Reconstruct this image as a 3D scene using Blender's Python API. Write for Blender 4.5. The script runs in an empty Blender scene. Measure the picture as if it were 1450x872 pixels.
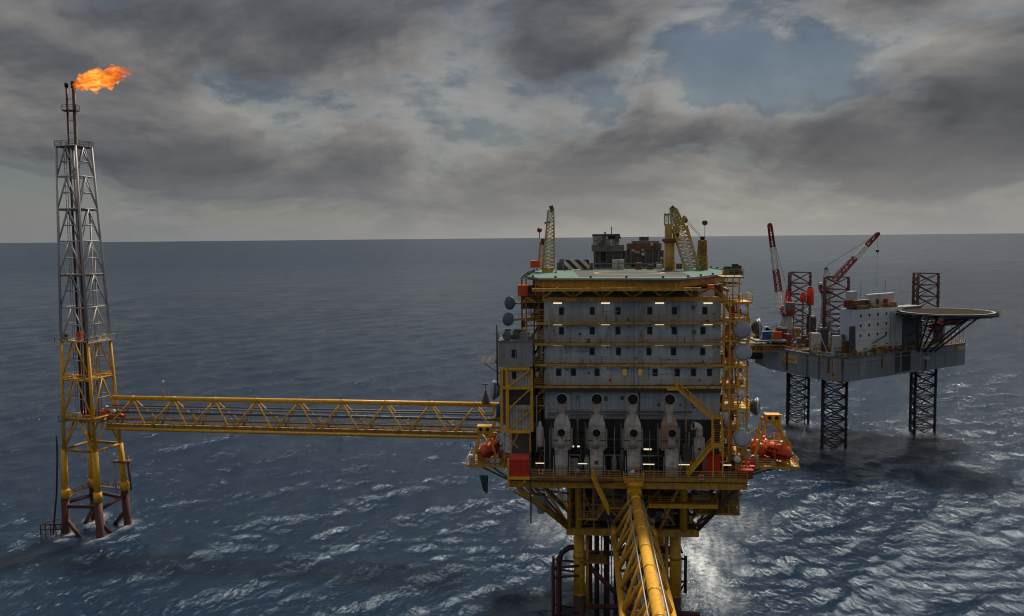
import bpy, math, random
import numpy as np
from mathutils import Vector, Matrix

random.seed(7)
SC = bpy.context.scene
COL = SC.collection

# ------------------------------------------------------------------ camera
CAM_H = 66.0
FPX = 1280.0                       # focal length in pixels of a 1450 px wide frame
PITCH = math.atan(99.5 / FPX)
ROLL = math.radians(0.55)
_F = Vector((0, math.cos(PITCH), -math.sin(PITCH)))
_U0 = Vector((0, math.sin(PITCH), math.cos(PITCH)))
_R0 = Vector((1, 0, 0))
_R = _R0 * math.cos(ROLL) - _U0 * math.sin(ROLL)
_U = _U0 * math.cos(ROLL) + _R0 * math.sin(ROLL)
cam_data = bpy.data.cameras.new('camera')
cam_data.sensor_width = 36.0
cam_data.lens = 36.0 * FPX / 1450.0
cam_data.clip_start = 0.5
cam_data.clip_end = 300000.0
cam = bpy.data.objects.new('camera', cam_data)
COL.objects.link(cam)
cam.matrix_world = Matrix(((_R.x, _U.x, -_F.x, 0), (_R.y, _U.y, -_F.y, 0), (_R.z, _U.z, -_F.z, CAM_H), (0, 0, 0, 1)))
SC.camera = cam

# ------------------------------------------------------------------ light
SUN_AZ = math.radians(20.0)       # to the right of the view axis and beyond the platform
SUN_EL = math.radians(50.0)
sun_data = bpy.data.lights.new('sun', 'SUN')
sun_data.energy = 1.6
sun_data.angle = math.radians(8.0)
sun_data.color = (1.0, 0.90, 0.76)
sun = bpy.data.objects.new('sun', sun_data)
COL.objects.link(sun)
SUN_DIR = Vector((math.sin(SUN_AZ) * math.cos(SUN_EL), math.cos(SUN_AZ) * math.cos(SUN_EL), math.sin(SUN_EL)))
sun.rotation_euler = SUN_DIR.to_track_quat('Z', 'Y').to_euler()

SC.view_settings.view_transform = 'Standard'
SC.view_settings.look = 'None'
SC.view_settings.gamma = 1.0
SC.view_settings.exposure = 1.2
SC.view_settings.use_curve_mapping = False
SC.render.engine = 'CYCLES'
SC.cycles.max_bounces = 6
SC.cycles.diffuse_bounces = 3
SC.cycles.glossy_bounces = 3
SC.cycles.transparent_max_bounces = 8
SC.cycles.volume_bounces = 0
SC.cycles.use_denoising = True
SC.cycles.filter_width = 1.15
SC.cycles.sample_clamp_indirect = 4.0
SC.cycles.sample_clamp_direct = 12.0


def N(nt, typ, **kw):
    n = nt.nodes.new(typ)
    for k, v in kw.items():
        if k == 'inp':
            for kk, vv in v.items():
                n.inputs[kk].default_value = vv
        else:
            setattr(n, k, v)
    return n


def math_node(nt, op, a, b=None, clamp=False):
    n = nt.nodes.new('ShaderNodeMath')
    n.operation = op
    n.use_clamp = clamp
    for i, s in enumerate((a, b)):
        if s is None:
            continue
        if isinstance(s, (int, float)):
            n.inputs[i].default_value = s
        else:
            nt.links.new(s, n.inputs[i])
    return n.outputs[0]


def ramp(nt, fac, stops, interp='LINEAR'):
    n = nt.nodes.new('ShaderNodeValToRGB')
    n.color_ramp.interpolation = interp
    e = n.color_ramp.elements
    while len(e) < len(stops):
        e.new(0.5)
    for el, (p, c) in zip(e, stops):
        el.position = p
        el.color = (c, c, c, 1) if isinstance(c, (int, float)) else (c[0], c[1], c[2], 1)
    nt.links.new(fac, n.inputs[0])
    return n.outputs[0]


def mixc(nt, fac, a, b, blend='MIX'):
    n = nt.nodes.new('ShaderNodeMix')
    n.data_type = 'RGBA'
    n.blend_type = blend
    for idx, s in ((0, fac), (6, a), (7, b)):
        if isinstance(s, (int, float)):
            n.inputs[idx].default_value = s
        elif isinstance(s, tuple):
            n.inputs[idx].default_value = (s[0], s[1], s[2], 1)
        else:
            nt.links.new(s, n.inputs[idx])
    return n.outputs[2]


# ------------------------------------------------------------------ sky
world = bpy.data.worlds.new('World')
SC.world = world
world.use_nodes = True
nt = world.node_tree
nt.nodes.clear()
out = N(nt, 'ShaderNodeOutputWorld')
sky = N(nt, 'ShaderNodeTexSky')
sky.sky_type = 'NISHITA'
sky.sun_disc = False
sky.sun_elevation = SUN_EL
sky.sun_rotation = SUN_AZ
sky.air_density = 1.0
sky.dust_density = 0.3
sky.ozone_density = 2.0
tc = N(nt, 'ShaderNodeTexCoord')
sep = N(nt, 'ShaderNodeSeparateXYZ')
nt.links.new(tc.outputs['Generated'], sep.inputs[0])
dx, dy, dz = sep.outputs
dzc = math_node(nt, 'MAXIMUM', dz, 0.0)
den = math_node(nt, 'ADD', dzc, 0.32)
px_ = math_node(nt, 'DIVIDE', dx, den)
py_ = math_node(nt, 'DIVIDE', dy, den)
cmb = N(nt, 'ShaderNodeCombineXYZ')
nt.links.new(px_, cmb.inputs[0])
nt.links.new(py_, cmb.inputs[1])


def cloud_noise(offset, scale, detail, rough, stretch=(1, 1, 1)):
    mp = N(nt, 'ShaderNodeMapping')
    mp.inputs['Location'].default_value = offset
    mp.inputs['Scale'].default_value = stretch
    nt.links.new(cmb.outputs[0], mp.inputs[0])
    nz = N(nt, 'ShaderNodeTexNoise')
    nz.inputs['Scale'].default_value = scale
    nz.inputs['Detail'].default_value = detail
    nz.inputs['Roughness'].default_value = rough
    nz.inputs['Distortion'].default_value = 0.25
    nt.links.new(mp.outputs[0], nz.inputs[0])
    return nz.outputs[0]


CLO = (1.1, 2.9, 0.0)
d1 = cloud_noise(CLO, 1.55, 12, 0.60)
d2 = cloud_noise((CLO[0] + 0.05, CLO[1] - 0.12, 0.0), 1.55, 9, 0.57)   # sampled higher up, towards the sun
big = cloud_noise((5.3, 4.4, 0), 0.55, 2, 0.5)
dens = math_node(nt, 'ADD', d1, math_node(nt, 'MULTIPLY', math_node(nt, 'SUBTRACT', big, 0.5), 0.40))
# cloud banks and gaps by compass direction (x, height, half widths, amount)
BANKS = [(-.24, .20, .34, .09, .19), (.05, .20, .09, .07, .10), (.25, .18, .13, .055, -.17), (.105, .135, .03, .03, -.10), (.28, .105, .13, .028, .11),
         (.50, .16, .08, .06, .09), (-.15, .066, .42, .032, .07), (-.40, .105, .10, .022, -.03), (-.52, .25, .09, .05, -.12), (.40, .06, .25, .03, .04)]
front = math_node(nt, 'GREATER_THAN', dy, 0.0)
for (bx, bz, sx_, sz_, am_) in BANKS:
    ex = math_node(nt, 'POWER', math_node(nt, 'MULTIPLY', math_node(nt, 'SUBTRACT', dx, bx), 1.0 / sx_), 2.0)
    ez = math_node(nt, 'POWER', math_node(nt, 'MULTIPLY', math_node(nt, 'SUBTRACT', dz, bz), 1.0 / sz_), 2.0)
    gs = math_node(nt, 'POWER', 2.718, math_node(nt, 'MULTIPLY', math_node(nt, 'ADD', ex, ez), -0.7))
    gs = math_node(nt, 'MULTIPLY', gs, math_node(nt, 'MULTIPLY', front, am_))
    dens = math_node(nt, 'ADD', dens, gs)
dens = math_node(nt, 'ADD', dens, -0.01)
mask = ramp(nt, dens, [(0.39, 0.24), (0.46, 0.64), (0.54, 1.0)], 'EASE')
relief = math_node(nt, 'ADD', 0.50, math_node(nt, 'MULTIPLY', math_node(nt, 'SUBTRACT', d1, d2), 4.2))
thick = ramp(nt, dens, [(0.47, 1.0), (0.72, 0.34)])
shade = math_node(nt, 'MULTIPLY', math_node(nt, 'ADD', relief, 0.0, True), thick)
edge = ramp(nt, dens, [(0.43, 0.0), (0.475, 0.28), (0.55, 0.0)])
shade = math_node(nt, 'ADD', shade, edge, True)
ccol = ramp(nt, shade, [(0.0, (0.23, 0.243, 0.29)), (0.35, (0.46, 0.47, 0.515)), (0.70, (0.96, 0.93, 0.89)), (1.0, (1.42, 1.36, 1.26))])
# overcast dome brightened with height, added to light the platform's shaded front
grow = math_node(nt, 'ADD', 0.80, math_node(nt, 'MULTIPLY', dzc, 1.6))
gcomb = N(nt, 'ShaderNodeCombineXYZ')
for k_ in range(3):
    nt.links.new(grow, gcomb.inputs[k_])
ccol = mixc(nt, 1.0, ccol, gcomb.outputs[0], 'MULTIPLY')
# pale haze low over the horizon
hz = ramp(nt, dzc, [(0.0, 0.88), (0.03, 0.55), (0.10, 0.10), (0.2, 0.0)])
skyc = N(nt, 'ShaderNodeBackground', inp={'Strength': 0.05})
dimmed_sky = mixc(nt, 1.0, sky.outputs[0], (0.31, 0.295, 0.275), 'MULTIPLY')   # tint added to darken the blue sky between the clouds
nt.links.new(dimmed_sky, skyc.inputs[0])
bcl = N(nt, 'ShaderNodeBackground', inp={'Strength': 0.10})
nt.links.new(ccol, bcl.inputs[0])
# the haze is palest and warmest to the right of centre
hx = math_node(nt, 'POWER', math_node(nt, 'MULTIPLY', math_node(nt, 'SUBTRACT', dx, 0.20), 2.6), 2.0)
hg = math_node(nt, 'MULTIPLY', math_node(nt, 'POWER', 2.718, math_node(nt, 'MULTIPLY', hx, -1.0)), front)
hcol = mixc(nt, hg, (0.84, 0.89, 0.97), (1.68, 1.61, 1.48))
bhz = N(nt, 'ShaderNodeBackground', inp={'Strength': 0.10})
nt.links.new(hcol, bhz.inputs[0])
m1 = N(nt, 'ShaderNodeMixShader')
nt.links.new(mask, m1.inputs[0])
nt.links.new(skyc.outputs[0], m1.inputs[1])
nt.links.new(bcl.outputs[0], m1.inputs[2])
m2 = N(nt, 'ShaderNodeMixShader')
nt.links.new(hz, m2.inputs[0])
nt.links.new(m1.outputs[0], m2.inputs[1])
nt.links.new(bhz.outputs[0], m2.inputs[2])
nt.links.new(m2.outputs[0], out.inputs[0])


# ------------------------------------------------------------------ pixel rays (to read sizes off the photograph)
def ray(px, py):
    return _F * FPX + _R * (px - 725.0) + _U * (436.0 - py)


def at_z(px, py, z=0.0):
    d = ray(px, py)
    return Vector((0, 0, CAM_H)) + d * ((z - CAM_H) / d.z)


def at_y(px, py, Y):
    d = ray(px, py)
    return Vector((0, 0, CAM_H)) + d * (Y / d.y)


# ------------------------------------------------------------------ materials
MATS = {}


def paint(name, col, rough=0.5, dirt=0.35, dirtcol=None, scale=0.6, streak=0.3, metal=0.0, var=0.10, dark=0.45, spec=0.5, sw=2.2):
    m = bpy.data.materials.new(name)
    m.use_nodes = True
    t = m.node_tree
    b = t.nodes['Principled BSDF']
    tcn = N(t, 'ShaderNodeTexCoord')
    nz = N(t, 'ShaderNodeTexNoise', inp={'Scale': scale, 'Detail': 8.0, 'Roughness': 0.65})
    t.links.new(tcn.outputs['Object'], nz.inputs[0])
    mp = N(t, 'ShaderNodeMapping')
    mp.inputs['Scale'].default_value = (sw, sw, 0.16 * sw / 2.2)
    t.links.new(tcn.outputs['Object'], mp.inputs[0])
    ns = N(t, 'ShaderNodeTexNoise', inp={'Scale': 1.3, 'Detail': 5.0, 'Roughness': 0.6})
    t.links.new(mp.outputs[0], ns.inputs[0])
    f1 = ramp(t, nz.outputs[0], [(0.46, 0.0), (0.70, 1.0)])
    f2 = ramp(t, ns.outputs[0], [(0.48, 0.0), (0.72, 1.0)])
    dc = dirtcol or (col[0] * dark, col[1] * dark, col[2] * dark)
    c1 = mixc(t, math_node(t, 'MULTIPLY', f1, dirt), col, dc)
    c2 = mixc(t, math_node(t, 'MULTIPLY', f2, streak), c1, dc)
    oi = N(t, 'ShaderNodeObjectInfo')
    vv = math_node(t, 'ADD', 1.0 - var, math_node(t, 'MULTIPLY', oi.outputs['Random'], 2 * var))
    hs = N(t, 'ShaderNodeHueSaturation')
    t.links.new(vv, hs.inputs['Value'])
    t.links.new(c2, hs.inputs['Color'])
    t.links.new(hs.outputs[0], b.inputs['Base Color'])
    rr = math_node(t, 'ADD', rough, math_node(t, 'MULTIPLY', f1, 0.2), True)
    t.links.new(rr, b.inputs['Roughness'])
    b.inputs['Metallic'].default_value = metal
    b.inputs['Specular IOR Level'].default_value = spec
    bp = N(t, 'ShaderNodeBump', inp={'Strength': 0.25, 'Distance': 0.04})
    t.links.new(nz.outputs[0], bp.inputs['Height'])
    t.links.new(bp.outputs[0], b.inputs['Normal'])
    MATS[name] = m
    return m


def emit(name, col, strength, base=(0.8, 0.8, 0.75)):
    m = bpy.data.materials.new(name)
    m.use_nodes = True
    b = m.node_tree.nodes['Principled BSDF']
    b.inputs['Base Color'].default_value = (*base, 1)
    b.inputs['Emission Color'].default_value = (*col, 1)
    b.inputs['Emission Strength'].default_value = strength
    MATS[name] = m
    return m


RUST = (0.12, 0.045, 0.02)
paint('yellow', (0.90, 0.47, 0.025), 0.42, 0.45, (0.26, 0.11, 0.025), 1.4, 0.5)
paint('yellow_worn', (0.70, 0.36, 0.04), 0.55, 0.6, (0.14, 0.07, 0.025), 0.7, 0.6)
paint('ochre', (0.42, 0.24, 0.04), 0.55, 0.6, (0.12, 0.06, 0.025), 0.9, 0.6)
paint('wall_blue', (0.56, 0.66, 0.76), 0.5, 0.3, (0.30, 0.30, 0.29), 0.4, 0.75, var=0.10, sw=1.0)
paint('wall_grey', (0.36, 0.37, 0.37), 0.55, 0.35, (0.13, 0.12, 0.10), 0.5, 0.5, var=0.08)
paint('panel_grey', (0.50, 0.51, 0.48), 0.5, 0.35, (0.2, 0.18, 0.14), 0.5, 0.5)
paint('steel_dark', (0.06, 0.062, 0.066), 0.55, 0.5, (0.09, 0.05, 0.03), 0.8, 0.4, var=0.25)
paint('steel_mid', (0.17, 0.17, 0.17), 0.5, 0.5, (0.09, 0.06, 0.04), 0.8, 0.4, var=0.25)
paint('galvanised', (0.50, 0.49, 0.48), 0.45, 0.45, (0.28, 0.22, 0.18), 0.6, 0.4, metal=0.0)
paint('pipe_grey', (0.45, 0.45, 0.46), 0.38, 0.3, (0.18, 0.16, 0.14), 0.5, 0.2, metal=0.4)
paint('rust_red', (0.105, 0.030, 0.022), 0.65, 0.7, (0.035, 0.022, 0.02), 0.6, 0.5)
paint('splash_black', (0.045, 0.030, 0.032), 0.6, 0.7, (0.12, 0.035, 0.02), 0.4, 0.4)
paint('brown', (0.16, 0.075, 0.035), 0.6, 0.6, (0.05, 0.03, 0.02), 0.8, 0.5)
paint('red', (0.62, 0.035, 0.015), 0.4, 0.3, (0.25, 0.02, 0.01), 0.6, 0.3)
paint('dull_red', (0.28, 0.035, 0.025), 0.5, 0.5, (0.12, 0.03, 0.02), 0.7, 0.4)
paint('orange', (0.75, 0.10, 0.015), 0.35, 0.25, (0.35, 0.05, 0.01), 0.6, 0.3)
paint('white', (0.74, 0.74, 0.71), 0.45, 0.25, (0.42, 0.38, 0.32), 0.6, 0.35)
paint('offwhite', (0.56, 0.56, 0.54), 0.5, 0.35, (0.28, 0.25, 0.2), 0.5, 0.4)
paint('deck_green', (0.15, 0.26, 0.21), 0.85, 0.45, (0.30, 0.34, 0.30), 0.35, 0.0, spec=0.08)
paint('pad_grey', (0.135, 0.138, 0.128), 0.8, 0.5, (0.10, 0.085, 0.07), 0.3, 0.0, spec=0.08)
paint('deck_grey', (0.11, 0.098, 0.083), 0.9, 0.5, (0.09, 0.06, 0.04), 0.4, 0.0, spec=0.08)
paint('rig_deck', (0.040, 0.033, 0.025), 0.9, 0.5, (0.03, 0.025, 0.02), 0.3, 0.0, spec=0.05)
paint('black', (0.012, 0.012, 0.013), 0.8, 0.2, (0.02, 0.015, 0.012), 1.0, 0.0)
paint('blue', (0.03, 0.10, 0.32), 0.4, 0.3, None, 0.6, 0.3)
paint('green_cloth', (0.02, 0.09, 0.07), 0.8, 0.3, None, 0.6, 0.3)
paint('dish_grey', (0.36, 0.41, 0.47), 0.38, 0.2, (0.16, 0.17, 0.18), 0.5, 0.3)
paint('dish_dark', (0.10, 0.13, 0.17), 0.4, 0.25, (0.06, 0.07, 0.08), 0.5, 0.3)
paint('hull_grey', (0.26, 0.28, 0.31), 0.5, 0.35, (0.11, 0.105, 0.1), 0.12, 0.45, var=0.05)
paint('exhaust', (0.55, 0.51, 0.46), 0.5, 0.65, (0.20, 0.125, 0.085), 0.9, 0.65, var=0.12)
paint('exhaust_rusty', (0.40, 0.24, 0.14), 0.7, 0.6, (0.30, 0.26, 0.22), 0.5, 0.6)
paint('exhaust_burnt', (0.58, 0.53, 0.49), 0.55, 1.0, (0.07, 0.022, 0.02), 0.55, 0.6, var=0.15)
paint('hood_dark', (0.10, 0.075, 0.065), 0.6, 0.6, (0.16, 0.07, 0.05), 0.7, 0.4)
paint('crane_yellow', (0.52, 0.33, 0.06), 0.5, 0.5, (0.2, 0.12, 0.04), 0.8, 0.4)
paint('crane_cream', (0.45, 0.38, 0.24), 0.5, 0.5, (0.2, 0.13, 0.06), 0.8, 0.4)
paint('leg_maroon', (0.085, 0.022, 0.03), 0.55, 0.5, (0.03, 0.02, 0.02), 0.6, 0.4)
paint('leg_dark', (0.028, 0.022, 0.026), 0.6, 0.6, (0.06, 0.02, 0.02), 0.5, 0.4)
emit('tube_light', (1.0, 0.86, 0.58), 0.38)
emit('warm_window', (1.0, 0.62, 0.15), 0.05, (0.1, 0.08, 0.04))

g = bpy.data.materials.new('window_glass')
g.use_nodes = True
gb = g.node_tree.nodes['Principled BSDF']
gb.inputs['Base Color'].default_value = (0.012, 0.018, 0.026, 1)
gb.inputs['Roughness'].default_value = 0.12
MATS['glass'] = g


def striped(name, c1, c2, scale):
    m = bpy.data.materials.new(name)
    m.use_nodes = True
    t = m.node_tree
    b = t.nodes['Principled BSDF']
    tcn = N(t, 'ShaderNodeTexCoord')
    sp = N(t, 'ShaderNodeSeparateXYZ')
    t.links.new(tcn.outputs['Object'], sp.inputs[0])
    s = math_node(t, 'ADD', sp.outputs[0], sp.outputs[2])
    w = math_node(t, 'FRACT', math_node(t, 'MULTIPLY', s, scale))
    f = math_node(t, 'GREATER_THAN', w, 0.5)
    t.links.new(mixc(t, f, c1, c2), b.inputs['Base Color'])
    b.inputs['Roughness'].default_value = 0.6
    MATS[name] = m


striped('hazard', (0.05, 0.03, 0.03), (0.62, 0.58, 0.52), 0.55)


# ------------------------------------------------------------------ mesh helpers
def frame_of(d, up=None):
    d = Vector(d).normalized()
    up = Vector(up) if up is not None else (Vector((0, 0, 1)) if abs(d.z) < 0.95 else Vector((0, 1, 0)))
    x = d.cross(up).normalized()
    y = x.cross(d).normalized()
    return d, x, y


class MB:
    def __init__(self):
        self.v = []
        self.f = []

    def add(self, vs, fs):
        o = len(self.v)
        self.v.extend([tuple(p) for p in vs])
        self.f.extend([tuple(i + o for i in q) for q in fs])
        return self

    def box(self, x0, x1, y0, y1, z0, z1):
        if x0 > x1: x0, x1 = x1, x0
        if y0 > y1: y0, y1 = y1, y0
        if z0 > z1: z0, z1 = z1, z0
        return self.add([(x0, y0, z0), (x1, y0, z0), (x1, y1, z0), (x0, y1, z0), (x0, y0, z1), (x1, y0, z1), (x1, y1, z1), (x0, y1, z1)],
                        [(0, 3, 2, 1), (4, 5, 6, 7), (0, 1, 5, 4), (1, 2, 6, 5), (2, 3, 7, 6), (3, 0, 4, 7)])

    def beam(self, p, q, w, h, up=None):
        p, q = Vector(p), Vector(q)
        d, x, y = frame_of(q - p, up)
        vs = []
        for c in (p, q):
            for sx, sy in ((-1, -1), (1, -1), (1, 1), (-1, 1)):
                vs.append(c + x * (sx * w / 2) + y * (sy * h / 2))
        return self.add(vs, [(0, 1, 2, 3), (7, 6, 5, 4), (0, 4, 5, 1), (1, 5, 6, 2), (2, 6, 7, 3), (3, 7, 4, 0)])

    def tube(self, p, q, r, r2=None, n=8):
        p, q = Vector(p), Vector(q)
        r2 = r if r2 is None else r2
        d, x, y = frame_of(q - p)
        vs = []
        for c, rr in ((p, r), (q, r2)):
            for i in range(n):
                a = 2 * math.pi * i / n
                vs.append(c + x * (math.cos(a) * rr) + y * (math.sin(a) * rr))
        fs = [(i, (i + 1) % n, n + (i + 1) % n, n + i) for i in range(n)]
        fs += [tuple(range(n - 1, -1, -1)), tuple(range(n, 2 * n))]
        return self.add(vs, fs)

    def sweep(self, pts, rad, n=10, cap=True):
        pts = [Vector(p) for p in pts]
        if isinstance(rad, (int, float)): rad = [rad] * len(pts)
        m = len(pts)
        vs = []
        prevx = None
        for k in range(m):
            if k == 0: d = pts[1] - pts[0]
            elif k == m - 1: d = pts[-1] - pts[-2]
            else: d = (pts[k + 1] - pts[k]).normalized() + (pts[k] - pts[k - 1]).normalized()
            d = d.normalized()
            if prevx is None:
                _, x, y = frame_of(d)
            else:
                x = (prevx - d * prevx.dot(d)).normalized()
                y = d.cross(x)
            if prevx is None: y = d.cross(x)
            prevx = x
            for i in range(n):
                a = 2 * math.pi * i / n
                vs.append(pts[k] + x * (math.cos(a) * rad[k]) + y * (math.sin(a) * rad[k]))
        fs = []
        for k in range(m - 1):
            for i in range(n):
                fs.append((k * n + i, k * n + (i + 1) % n, (k + 1) * n + (i + 1) % n, (k + 1) * n + i))
        if cap:
            fs += [tuple(range(n - 1, -1, -1)), tuple((m - 1) * n + i for i in range(n))]
        return self.add(vs, fs)

    def lathe(self, c, axis, prof, n=20, cap=True):
        """prof: list of (distance along axis, radius)"""
        c = Vector(c)
        d, x, y = frame_of(axis)
        vs = []
        for h, r in prof:
            for i in range(n):
                a = 2 * math.pi * i / n
                vs.append(c + d * h + x * (math.cos(a) * r) + y * (math.sin(a) * r))
        m = len(prof)
        fs = []
        for k in range(m - 1):
            for i in range(n):
                fs.append((k * n + i, k * n + (i + 1) % n, (k + 1) * n + (i + 1) % n, (k + 1) * n + i))
        if cap: fs += [tuple(range(n - 1, -1, -1)), tuple((m - 1) * n + i for i in range(n))]
        return self.add(vs, fs)

    def prism(self, pts, z0, z1):
        n = len(pts)
        vs = [(p[0], p[1], z0) for p in pts] + [(p[0], p[1], z1) for p in pts]
        fs = [tuple(range(n - 1, -1, -1)), tuple(range(n, 2 * n))]
        fs += [(i, (i + 1) % n, n + (i + 1) % n, n + i) for i in range(n)]
        return self.add(vs, fs)

    def build(self, name, mat, parent=None, smooth=False, kind=None):
        me = bpy.data.meshes.new(name)
        me.from_pydata(self.v, [], self.f)
        me.materials.append(MATS[mat])
        if smooth:
            me.polygons.foreach_set('use_smooth', [True] * len(me.polygons))
        me.update()
        o = bpy.data.objects.new(name, me)
        COL.objects.link(o)
        if parent is not None:
            o.parent = parent
        if kind:
            o['kind'] = kind
        return o


def tag(o, label, cat, group=None):
    o['label'] = label
    o['category'] = cat
    if group: o['group'] = group
    return o


def thing(name, label, cat, loc=(0, 0, 0), rotz=0.0, group=None):
    o = bpy.data.objects.new(name, None)
    o.empty_display_size = 0.5
    COL.objects.link(o)
    o.location = loc
    o.rotation_euler = (0, 0, rotz)
    return tag(o, label, cat, group)


def put(src, parent, loc, name=None, rz=None):
    c = src.copy()
    COL.objects.link(c)
    c.parent = parent
    c.location = loc
    if rz is not None: c.rotation_euler = (0, 0, rz)
    return c


def copy_tree(o, parent=None):
    c = o.copy()
    COL.objects.link(c)
    c.parent = parent
    for ch in list(o.children):
        copy_tree(ch, c)
    return c


def rail(parent, pts, mat='yellow_worn', h=1.1, step=1.7, r=0.045, name='handrail', bars=3):
    m = MB()
    pts = [Vector(p) for p in pts]
    for a, b in zip(pts[:-1], pts[1:]):
        L = (b - a).length
        if L < 0.05: continue
        k = max(1, int(round(L / step)))
        for i in range(k + 1):
            p = a.lerp(b, i / k)
            m.beam(p, p + Vector((0, 0, h)), r * 1.6, r * 1.6)
        for j in range(bars):
            dzv = Vector((0, 0, h * (j + 1) / bars))
            m.beam(a + dzv, b + dzv, r * (2.0 if j == bars - 1 else 1.3), r * (2.0 if j == bars - 1 else 1.3))
    return m.build(name, mat, parent)


def stair(parent, p, q, width, side, mat='yellow', ntread=None, rails=True):
    """p low end, q high end; side = horizontal width direction"""
    p, q, s = Vector(p), Vector(q), Vector(side).normalized() * (width / 2)
    st = MB()
    for sg in (-1, 1):
        st.beam(p + s * sg, q + s * sg, 0.12, 0.34)
    st.beam(p - s, p + s, 0.12, 0.2).beam(q - s, q + s, 0.12, 0.2)
    o = st.build('stair_flight', mat, parent)
    n = ntread or max(4, int(abs(q.z - p.z) / 0.33))
    for i in range(n):
        c = p.lerp(q, (i + 0.5) / n)
        MB().beam(c - s * 0.96, c + s * 0.96, 0.28, 0.05, (0, 0, 1)).build('tread', 'ochre', o)
    if rails:
        h = Vector((0, 0, 1.05))
        for sg in (-1, 1):
            rr = MB()
            a, b = p + s * sg, q + s * sg
            rr.beam(a + h, b + h, 0.11, 0.11)
            rr.beam(a + h * 0.5, b + h * 0.5, 0.07, 0.07)
            for i in range(n // 3 + 2):
                c = a.lerp(b, i / (n // 3 + 1))
                rr.beam(c, c + h, 0.08, 0.08)
            rr.build('stair_rail', mat, o)
    return o


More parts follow.
